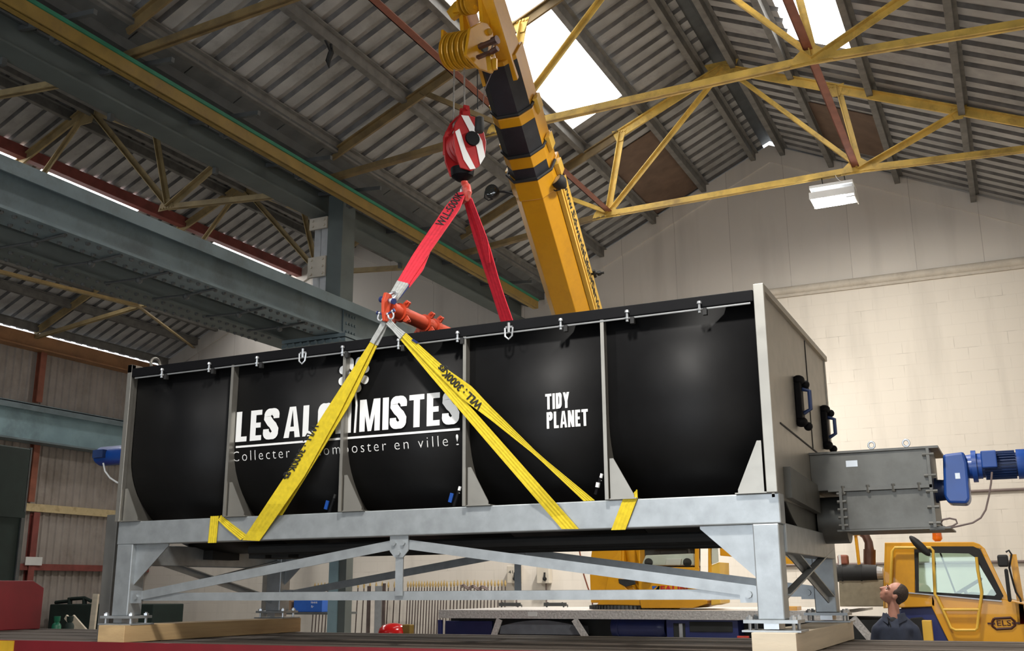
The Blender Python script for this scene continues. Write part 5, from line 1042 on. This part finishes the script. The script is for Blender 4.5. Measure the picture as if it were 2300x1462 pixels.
# wing, lamp post, beacon, mirrors
cpan([(2015, 1368), (2098, 1362), (2132, 1445), (2015, 1445)], 'wing', M_CBLUE, y=YCN+.05, dep=.5, par=rc)
cpan([(2020, 1445), (2026, 1408), (2045, 1388), (2070, 1386), (2085, 1400), (2092, 1445)], 'wheel_arch', M_BLKM, y=YCN+.035, dep=.02, par=rc)
side(2070, 1393, 2097, 1446, M_CRYP, 'bumper_post', -.45, .09)
bcn = P(2106, 1216, y=13.3)
mb = MB(); mb.lathe(bcn, (0, 0, 1), [(0, .03), (.02, .05), (.03, .056), (.12, .05), (.135, .03), (.137, .005)], 16); mb.build('beacon', M_AMBER, rc, smooth=True)
mb = MB(); mb.ball(P(2066, 1226, y=YCN-.25), .15, .05, .045, Matrix.Rotation(.85, 4, 'Y')); mb.build('top_mirror', M_BLKM, rc, smooth=True)
mb = MB(); a, b = P(2239, 1246, y=YCN-.2), P(2267, 1273, y=YCN-.2); mb.box((a.x, YCN-.24, b.z), (b.x, YCN-.16, a.z)); mb.build('mirror', M_BLKM, rc, bevel=.02)
mb = MB(); a, b = P(2255, 1277, y=YCN-.2), P(2273, 1352, y=YCN-.2); mb.box((a.x, YCN-.24, b.z), (b.x, YCN-.16, a.z)); mb.build('mirror', M_BLKM, rc, bevel=.03)
mb = MB(); mb.bar(P(2275, 1245, y=YCN), P(2292, 1350, y=YCN), .03, .07); mb.build('mirror_arm', M_CRY, rc)
mb = MB(); mb.tube([P(x, y, y=YCN-.12) for x, y in ((2259, 1240), (2266, 1236), (2272, 1245), (2267, 1275), (2276, 1310), (2282, 1330), (2292, 1345), (2293, 1352))], .012, 6); mb.build('mirror_cable', M_BLKM, rc)

# ================================================================== HANGING LAMP
a, b = P(1823, 432, y=16.1), P(1920, 417, y=16.1)
lc = (a+b)/2
fl = thing('high_bay_lamp', 'lit white high-bay lamp hanging from the yellow truss tie', 'lamp', lc)
zt, z0 = lc.z+.03, P(1872, 470, y=16.1).z
mb = MB(); mb.box((a.x, 15.88, zt-.05), (b.x, 16.32, zt)); mb.build('housing', M_PAPER, fl, bevel=.006)
mb = MB(); mb.box((a.x+.03, 15.92, zt-.12), (b.x-.02, 16.28, zt-.05)); mb.build('gear_tray', M_SHK, fl)
mb = MB(); mb.box((a.x-.01, 15.86, zt-.23), (b.x+.01, 15.88, zt-.12)); mb.box((a.x-.01, 16.32, zt-.23), (b.x+.01, 16.34, zt-.12)); mb.box((b.x, 15.88, zt-.27), (b.x+.015, 16.32, zt-.12)); mb.box((a.x-.01, 15.88, zt-.2), (a.x, 16.32, zt-.12)); mb.build('reflector', M_PAPER, fl)
mb = MB(); mb.box((a.x+.0, 15.885, zt-.25), (b.x-.16, 16.31, zt-.13)); mb.build('lamp_panel', M_FLOODL, fl, bevel=.03)
mb = MB()
for x, px in ((a.x+.17, 1850), (b.x-.15, 1893)):
    mb.tube([(x, 16.1, zt), (x+.01, 16.1, (zt+7.96)/2), (x, 16.1, 7.98)], .008, 5)
mb.build('chain', M_BLKM, fl)
mb = MB(); mb.tube([(b.x-.15, 16.08, zt), (b.x-.25, 16.06, zt+.12), (b.x-.28, 16.06, 7.97)], .006, 5); mb.build('flex', M_CABW, fl)
l_ = bpy.data.lights.new('lamp_glow', 'AREA'); l_.shape = 'RECTANGLE'; l_.size = .5; l_.size_y = .4; l_.energy = 330; l_.color = (1, .95, .86); l_.spread = math.radians(165)
lo = bpy.data.objects.new('lamp_glow', l_); COL.objects.link(lo); lo.location = (lc.x, 16.1, zt-.27); lo.rotation_euler = (math.radians(22), 0, 0)

# ================================================================== PERSON
py_ = 11.5
pp = P(2010, 1400, y=py_); X0 = pp.x
pn = thing('person', 'person in a navy work jacket standing beside the yellow cab, head tilted back looking up', 'person', (X0, py_, 0))
hc = P(2006, 1333, y=py_)
def remeshed(mb, name, m, par, vox=.012, smooth=True):
    o = mb.build(name, m, None); r = o.modifiers.new('r', 'REMESH'); r.mode = 'VOXEL'; r.voxel_size = vox; s = o.modifiers.new('s', 'SMOOTH'); s.iterations = 3; s.factor = .5
    bpy.context.view_layer.update(); me = bpy.data.meshes.new_from_object(o.evaluated_get(bpy.context.evaluated_depsgraph_get())); me.name = name
    o.modifiers.clear(); o.data = me; me.materials.clear(); me.materials.append(m)
    for p_ in me.polygons: p_.use_smooth = True
    attach(o, par); return o
# head frame: faces -X, tipped back
tilt = math.radians(38); fwd = V((-math.cos(tilt), -.22, math.sin(tilt))).normalized(); hl = V((0, 1, 0)); hl = (hl-fwd*hl.dot(fwd)).normalized(); hu = hl.cross(fwd).normalized()
if hu.z < 0: hu = -hu
def hpt(f, l, u): return hc+fwd*f+hl*l+hu*u
RM = Matrix(((fwd.x, hl.x, hu.x, 0), (fwd.y, hl.y, hu.y, 0), (fwd.z, hl.z, hu.z, 0), (0, 0, 0, 1)))
zs = P(2010, 1376, y=py_).z        # collar height
mb = MB(); mb.ball(hpt(-.02, 0, .025), .098, .076, .105, RM, 24); mb.ball(hpt(.03, 0, -.035), .072, .062, .085, RM, 20); mb.ball(hpt(.055, 0, -.09), .035, .04, .028, RM)   # skull, face, chin
mb.tube([hpt(.088, 0, .02), hpt(.105, 0, -.005), hpt(.125, 0, -.028), hpt(.10, 0, -.04)], [.012, .014, .018, .012], 8)      # nose
mb.ball(hpt(.093, 0, -.062), .014, .026, .008, RM); mb.ball(hpt(.092, 0, -.076), .013, .022, .008, RM)                      # lips
for s_ in (-1, 1): mb.ball(hpt(.08, s_*.033, .028), .018, .026, .010, RM); mb.ball(hpt(-.022, s_*.078, -.012), .022, .012, .034, RM); mb.ball(hpt(.062, s_*.04, -.025), .026, .024, .026, RM)  # brow, ears, cheeks
nb = V((X0, py_, zs-.06)); mb.tube([hpt(-.035, 0, -.05), (hpt(-.03, 0, -.09)+nb)/2+V((.01, 0, 0)), nb, nb-V((0, 0, .1))], [.058, .055, .062, .09], 14)
# body under the clothes
SH = zs-.06
mb.tube([(X0, py_, SH-.02), (X0+.0, py_, SH-.15), (X0, py_, SH-.35), (X0, py_, SH-.5), (X0, py_, SH-.62)], [.09, .13, .12, .11, .12], 16)
hands = []
for s_ in (-1, 1):
    sh = V((X0+.0, py_+s_*.0, SH-.105))+V((s_*.165, .02*s_, 0)); el = sh+V((s_*.04, .03, -.28)); wr = el+V((s_*-.01, -.06, -.24)); hands.append((sh, el, wr, s_))
    mb.tube([sh, el, wr], [.05, .04, .028], 10)
    mb.ball(wr+V((0, -.01, -.05)), .018, .036, .05); 
    for k in range(4): b0 = wr+V((0, -.038+.022*k, -.085)); mb.tube([b0, b0+V((-s_*.006, -.004, -.035)), b0+V((-s_*.018, -.006, -.06-.006*(k in (1, 2))))], [.0095, .009, .007], 6)
    t0 = wr+V((0, -.04, -.035)); mb.tube([t0, t0+V((-s_*.012, -.022, -.025)), t0+V((-s_*.018, -.025, -.052))], [.011, .010, .008], 6)
    hip = V((X0+s_*.085, py_, SH-.62)); kn = V((X0+s_*.10, py_-.02, .47)); an = V((X0+s_*.11, py_+.02, .09)); mb.tube([hip, kn, an], [.08, .055, .04], 12)
body = remeshed(mb, 'body', M_SKIN, pn, .009)
mb = MB()                                    # hair: cap over the back and top, sideburn
mb.ball(hpt(-.040, 0, .032), .096, .082, .104, RM, 24); mb.ball(hpt(-.072, 0, -.02), .045, .066, .065, RM); 
for s_ in (-1, 1): mb.ball(hpt(-.012, s_*.07, .025), .03, .014, .035, RM)
hair = remeshed(mb, 'hair', M_HAIR, pn, .008)
for s_ in (-1, 1):
    mb = MB(); mb.ball(hpt(.083, s_*.032, .008), .008, .014, .007, RM); mb.build('eye', M_PAPER, body, smooth=True)
    mb = MB(); mb.tube([hpt(.088, s_*.016, .033), hpt(.09, s_*.034, .040), hpt(.075, s_*.052, .034)], .0035, 6); mb.build('eyebrow', M_HAIR, body)
mb = MB()                                    # jacket
mb.tube([(X0, py_, SH+.0), (X0, py_, SH-.08), (X0+.0, py_, SH-.22), (X0, py_, SH-.42), (X0, py_, SH-.62), (X0, py_, SH-.70)], [.10, .15, .165, .155, .15, .155], 20)
mb.ball((X0, py_, SH-.10), .19, .125, .085, None, 20); mb.ball((X0, py_, SH-.25), .185, .135, .2, None, 20)
for sh, el, wr, s_ in hands: mb.ball(sh, .064, .064, .06); mb.tube([V((X0+s_*.03, py_, SH+.005)), sh+V((0, 0, .015))], [.075, .05], 12); mb.tube([sh, (sh+el)/2+V((s_*.012, 0, 0)), el, wr+V((0, 0, .03))], [.066, .062, .056, .042], 12)
jk = remeshed(mb, 'work_jacket', M_CLOTH, pn, .014)
mb = MB(); mb.tube([(X0-.05, py_-.13, SH+.02), (X0-.02, py_-.14, SH-.1), (X0-.02, py_-.155, SH-.5)], .006, 6); mb.build('placket', M_CLOTHD, jk)
for s_ in (-1, 1): mb = MB(); mb.prism([V((X0+s_*.04, py_-.11, SH+.045)), V((X0+s_*.105, py_-.02, SH+.06)), V((X0+s_*.125, py_-.04, SH-.01)), V((X0+s_*.05, py_-.15, SH-.05))], (0, .012, .004)); mb.build('collar', M_CLOTH, jk, bevel=.004)
mb = MB(); mb.ball((X0-.01, py_-.055, SH-.03), .05, .06, .05); mb.build('shirt', M_CLOTHD, pn, smooth=True)
q0 = hands[1][1]; mb = MB(); mb.box((q0.x+.02, q0.y-.068, q0.z+.02), (q0.x+.05, q0.y-.055, q0.z+.075)); mb.build('sleeve_badge', M_SHK, jk)
mb = MB()
for s_ in (-1, 1): mb.tube([(X0+s_*.08, py_, SH-.6), (X0+s_*.10, py_-.02, .5), (X0+s_*.11, py_+.02, .1)], [.11, .085, .07], 14)
mb.ball((X0, py_, SH-.64), .165, .125, .12); remeshed(mb, 'trousers', M_CLOTH, pn, .016)
for s_ in (-1, 1):
    mb = MB(); mb.ball((X0+s_*.11-.03, py_-.01, .05), .13, .055, .05); mb.ball((X0+s_*.11+.03, py_+.01, .09), .06, .055, .07); mb.build('boot', M_BLKM, pn, smooth=True)

# ================================================================== BACKGROUND THINGS
YW = YE-.02
def railing(label, px0, px1, pyt, y, nb, group, dark=False, lean=.0):
    a, b = P(px0, pyt, y=y), P(px1, pyt, y=y); t = thing('iron_railing', label, 'railing', ((a.x+b.x)/2, y, 0), group); H_ = a.z
    for i in range(nb):
        x = a.x+(b.x-a.x)*(i+.5)/nb; dz = random.uniform(-.01, .01)
        mb = MB(); mb.bar((x, y, 0), (x+lean, y+.1, H_-.12+dz), .018, .018); br = mb.build('bar', M_IRON, t)
        mb = MB(); mb.lathe((x+lean, y+.1, H_-.12+dz), (0, 0, 1), [(0, .008), (.02, .02), (.06, .026), (.14, .003)], 8); mb.build('finial', M_FINI, br, smooth=True)
    for z in (.2, H_-.32):
        mb = MB(); f_ = z/H_; mb.bar((a.x, y+.1*f_-.014, z), (b.x, y+.1*f_-.014, z), .012, .04); mb.build('rail', M_IRON, t)
    return t
railing('brown iron railing with gilt spear tips against the blockwork, right of the red dome', 908, 1002, 1306, 19.55, 15, 'spear topped railings')
railing('brown iron railing with gilt spear tips nearest the grey switch boxes', 1004, 1134, 1305, 19.75, 17, 'spear topped railings')
railing('sparse brown iron railing with spear tips just right of the dark column', 792, 902, 1308, 19.7, 8, 'spear topped railings')
railing('short brown iron railing glimpsed left of the blue column flange', 698, 742, 1310, 19.6, 6, 'spear topped railings')
for lab, px, w_, py0, m in (('white rail standing against the wall behind the red dome', 838, .10, 1316, M_ROPEW), ('grey galvanised strip standing by the railing', 850, .16, 1316, M_SHK), ('dark brown rail standing by the grey strip', 828, .07, 1316, M_IRON), ('dark rail standing left of the red dome', 862, .06, 1310, M_IRON)):
    a = P(px, py0, y=19.4); mb = MB(); mb.box((a.x-w_/2, 19.4, 0), (a.x+w_/2, 19.44, a.z)); tag(mb.build('loose_rail', m), lab, 'rail')
mb = MB(); a, b = P(1035, 1316, y=19.74), P(1095, 1320, y=19.74); pts = [a+(b-a)*(i/10)+V((0, .02*math.sin(i*2.1), .03*math.sin(i*1.7))) for i in range(11)]; mb.tube(pts, .022, 6); mb.tube([p_+V((.02, -.03, -.03)) for p_ in pts[::-1]], .018, 6); tag(mb.build('rope_bundle', M_CABLE), 'bundle of brown cord lying along the railing tops', 'cord')
for lab, px in (('grey wall switch box numbered 41 with a black lever', 1152), ('grey wall switch box with a black lever, right of the numbered one', 1219)):
    c = P(px, 1290, y=YW-.16); t = thing('switch_box', lab, 'switch box', c)
    mb = MB(); mb.box((c.x-.14, YW-.16, c.z-.18), (c.x+.14, YW+.0, c.z+.18)); bx_ = mb.build('enclosure', M_BOXP, t, bevel=.012)
    mb = MB(); mb.cyl((c.x+.05, YW-.19, c.z-.09), (c.x+.05, YW-.15, c.z-.09), .04, 12); mb.bar((c.x+.05, YW-.19, c.z-.1), (c.x+.055, YW-.19, c.z+.04), .03, .03); mb.build('lever', M_BLKM, t)
    mb = MB(); mb.cyl((c.x+.04, YW-.08, c.z-.18), (c.x+.04, YW-.08, c.z-.75), .018, 8); mb.cyl((c.x+.04, YW-.08, c.z+.18), (c.x+.05, YW-.08, c.z+.5), .014, 8); mb.build('conduit', M_CABLE, t)
    if px < 1200: text('printed_marking', '41', lambda u, v, c=c: V((c.x-.1+.1*u, YW-.163, c.z+.02+.06*v)), M_BLKTXT, t)
# pair of dark brackets (work stands) on the crane deck edge against the wall
for lab, px in (('black folding stand on the deck edge, below the numbered switch box', 1145), ('black folding stand on the deck edge, right of the other', 1247)):
    c = P(px, 1362, y=14.6); mb = MB()
    for dx in (-.14, .14): mb.bar((c.x+dx, 14.6, zd1+.01), (c.x+dx*.8, 14.6, c.z+.06), .02, .02)
    mb.bar((c.x-.18, 14.6, c.z+.03), (c.x+.18, 14.6, c.z+.03), .025, .05); mb.tube([(c.x+.16, 14.6, c.z+.03), (c.x+.2, 14.6, c.z+.02), (c.x+.2, 14.6, zd1+.01)], .01, 5); tag(mb.build('folding_stand', M_STEELD), lab, 'stand')
# red dome
c = P(883, 1420, y=11.0)
rd = thing('red_float', 'glossy red domed cylinder with a yellow bracket behind the trailer', 'tank', (c.x, 11, 0))
mb = MB(); R_ = (P(912, 1420, y=11).x-P(855, 1420, y=11).x)/2; zt = P(883, 1399, y=11).z; mb.lathe((c.x, 11, .0), (0, 0, 1), [(0, R_), (zt-.1, R_), (zt-.06, R_*.93), (zt-.025, R_*.7), (zt-.005, R_*.35), (zt, .02)], 28); mb.build('shell', M_RED, rd, smooth=True)
mb = MB(); mb.box((c.x+R_*.85, 10.95, zt-.2), (c.x+R_*.85+.11, 11.05, zt-.015)); mb.build('bracket', M_YRAIL, rd, bevel=.01)
# left side: black container, green tank, bottles, boards
ct = thing('storage_container', 'tall black green container at the left edge behind the red headboard', 'container', (-16.2, 10.5, 0))
xw, yw_ = -15.0, P(60, 1100, x=-15).y
mb = MB(); mb.box((-17.4, 6.5, 0), (xw, yw_, 4.0)); mb.build('shell', M_DGREEN, ct, bevel=.02)
mb = MB(); z = P(30, 1155, x=xw).z; mb.box((xw, 6.5, z-.05), (xw+.03, yw_, z+.05)); mb.build('rail', M_DGREEN, ct)
y = P(40, 1250, x=xw).y; mb = MB(); mb.box((xw, y-.03, 0), (xw+.03, y+.03, z-.05)); mb.build('door_post', M_STEELD, ct)
mb = MB(); mb.box((xw-.05, yw_, 0), (xw, yw_+.03, 4.02)); mb.build('corner_post', M_STEELD, ct)
gt = thing('green_tank', 'dark green box tank with pipework at the foot of the left wall', 'tank', (-18, 17.4, 0))
a, b = P(112, 1357, y=17), P(345, 1357, y=17); mb = MB(); mb.box((a.x, 17.0, 0), (b.x, 17.9, a.z)); mb.build('shell', M_DGREEN, gt, bevel=.02)
mb = MB(); mb.tube([P(x, y, y=17.2) for x, y in ((125, 1353), (155, 1350), (160, 1345), (190, 1343), (205, 1350))], .04, 8)
for px in (157, 190): mb.cyl(P(px, 1357, y=17.2), P(px, 1342, y=17.2), .05, 8)
mb.build('pipework', M_DGREEN, gt)
for lab, px, yy in (('green gas bottle standing behind the trailer beside the headboard', 129, 10.6), ('dark green gas bottle behind the trailer, right of the brighter one', 158, 10.8)):
    c = P(px, 1384, y=yy); m = M_GREEN if px < 140 else M_DGREEN
    mb = MB(); mb.lathe((c.x, yy, 0), (0, 0, 1), [(0, .062), (c.z-.13, .062), (c.z-.1, .05), (c.z-.08, .03), (c.z-.06, .042), (c.z, .045), (c.z, .03)], 18); tag(mb.build('gas_bottle', m, smooth=True), lab, 'gas bottle')
for lab, p0, p1, w_, m in (('pale upright board leaning beside the steel stanchion', (207, 1412), (216, 1334), .1, M_WOODP), ('short pale board slanting behind the dark green bottle', (186, 1412), (163, 1386), .08, M_WOODP), ('pale offcut board leaning behind the dark green bottle', (172, 1412), (148, 1385), .07, M_WOODP)):
    yb_ = 11.2 if p0[0] > 200 else (11.5 if p0[0] > 180 else 11.9); a, b = P(*p0, y=yb_), P(*p1, y=yb_); d = (b-a).normalized(); a = a-d*((a.z)/d.z) if d.z > .5 else a-d*(a.z/d.z); mb = MB(); mb.bar(a, b, .03, w_, (1, 0, 0)); tag(mb.build('board', m), lab, 'board')
# boxes on the rack seen through the left leg
rk = thing('pallet_rack_shelf', 'dark steel shelf beam behind the rear left leg carrying boxes', 'shelf', (-13, 16.6, 0))
a, b = P(615, 1374, y=16.6), P(775, 1374, y=16.6)
mb = MB(); mb.box((a.x, 16.3, a.z-.04), (b.x, 17.0, a.z)); mb.build('shelf', M_STEELD, rk)
for x in (a.x, b.x-.05): mb = MB(); mb.box((x, 16.6, 0), (x+.05, 16.65, a.z-.04)); mb.build('post', M_STEELD, rk)
for lab, x0, x1, y0, m, nm in (('blue carton with white lettering on the shelf behind the rear left leg', 660, 724, 1345, M_BSIGN, 'carton'), ('brown carton wrapped in white film on the shelf, left of the blue one', 634, 655, 1340, M_CARDB, 'carton'), ('crumpled white film bundle at the left end of the shelf', 622, 633, 1342, M_PAPER, 'film_bundle')):
    p0, p1 = P(x0, y0, y=16.4), P(x1, y0, y=16.4); mb = MB(); mb.box((p0.x, 16.4, a.z+.002), (p1.x, 16.8, p0.z)); o = mb.build(nm, m, bevel=.01); tag(o, lab, 'box')
    if m is M_BSIGN:
        text('printed_marking', 'ises', lambda u, v: V((P(699, 1353, y=16.4).x+(P(713, 1353, y=16.4).x-P(699, 1353, y=16.4).x)*u, 16.395, P(699, 1355, y=16.4).z+.045*v)), M_WHITE, o)
        text('printed_marking', 'fr', lambda u, v: V((P(699, 1364, y=16.4).x+(P(705, 1364, y=16.4).x-P(699, 1364, y=16.4).x)*u, 16.395, P(699, 1365, y=16.4).z+.045*v)), M_WHITE, o)
mb = MB(); p0, p1 = P(741, 1408, y=12.98), P(757, 1426, y=12.98); mb.box((p0.x, 13.13, p1.z), (p1.x, 13.17, p0.z)); tag(mb.build('notice', M_PAPER), 'white notice card at the foot of the blue column flange', 'sign')
# steel post in the far left bay seen under the machine
a = P(590, 1300, y=18.2); b = P(602, 1300, y=18.2); mb = MB(); mb.box((a.x, 18.2, 0), (b.x, 18.5, 5.5)); tag(mb.build('wall_post', M_POST), 'dark steel post by the blockwork, seen left of the rear left leg', 'post')
# small dark tarpaulin-covered offcut wedge by the rear leg

mb = MB(); mb.tube([P(x, y, y=15.6) for x, y in ((1300, 1228), (1303, 1245), (1309, 1265), (1311, 1290), (1320, 1318), (1330, 1345), (1331, 1366))]+[V((P(1331, 1366, y=15.6).x, 15.6, .005))], .012, 6); tag(mb.build('power_cable', M_RUST), 'thin orange cable hanging by the wall left of the yellow turret', 'cable')
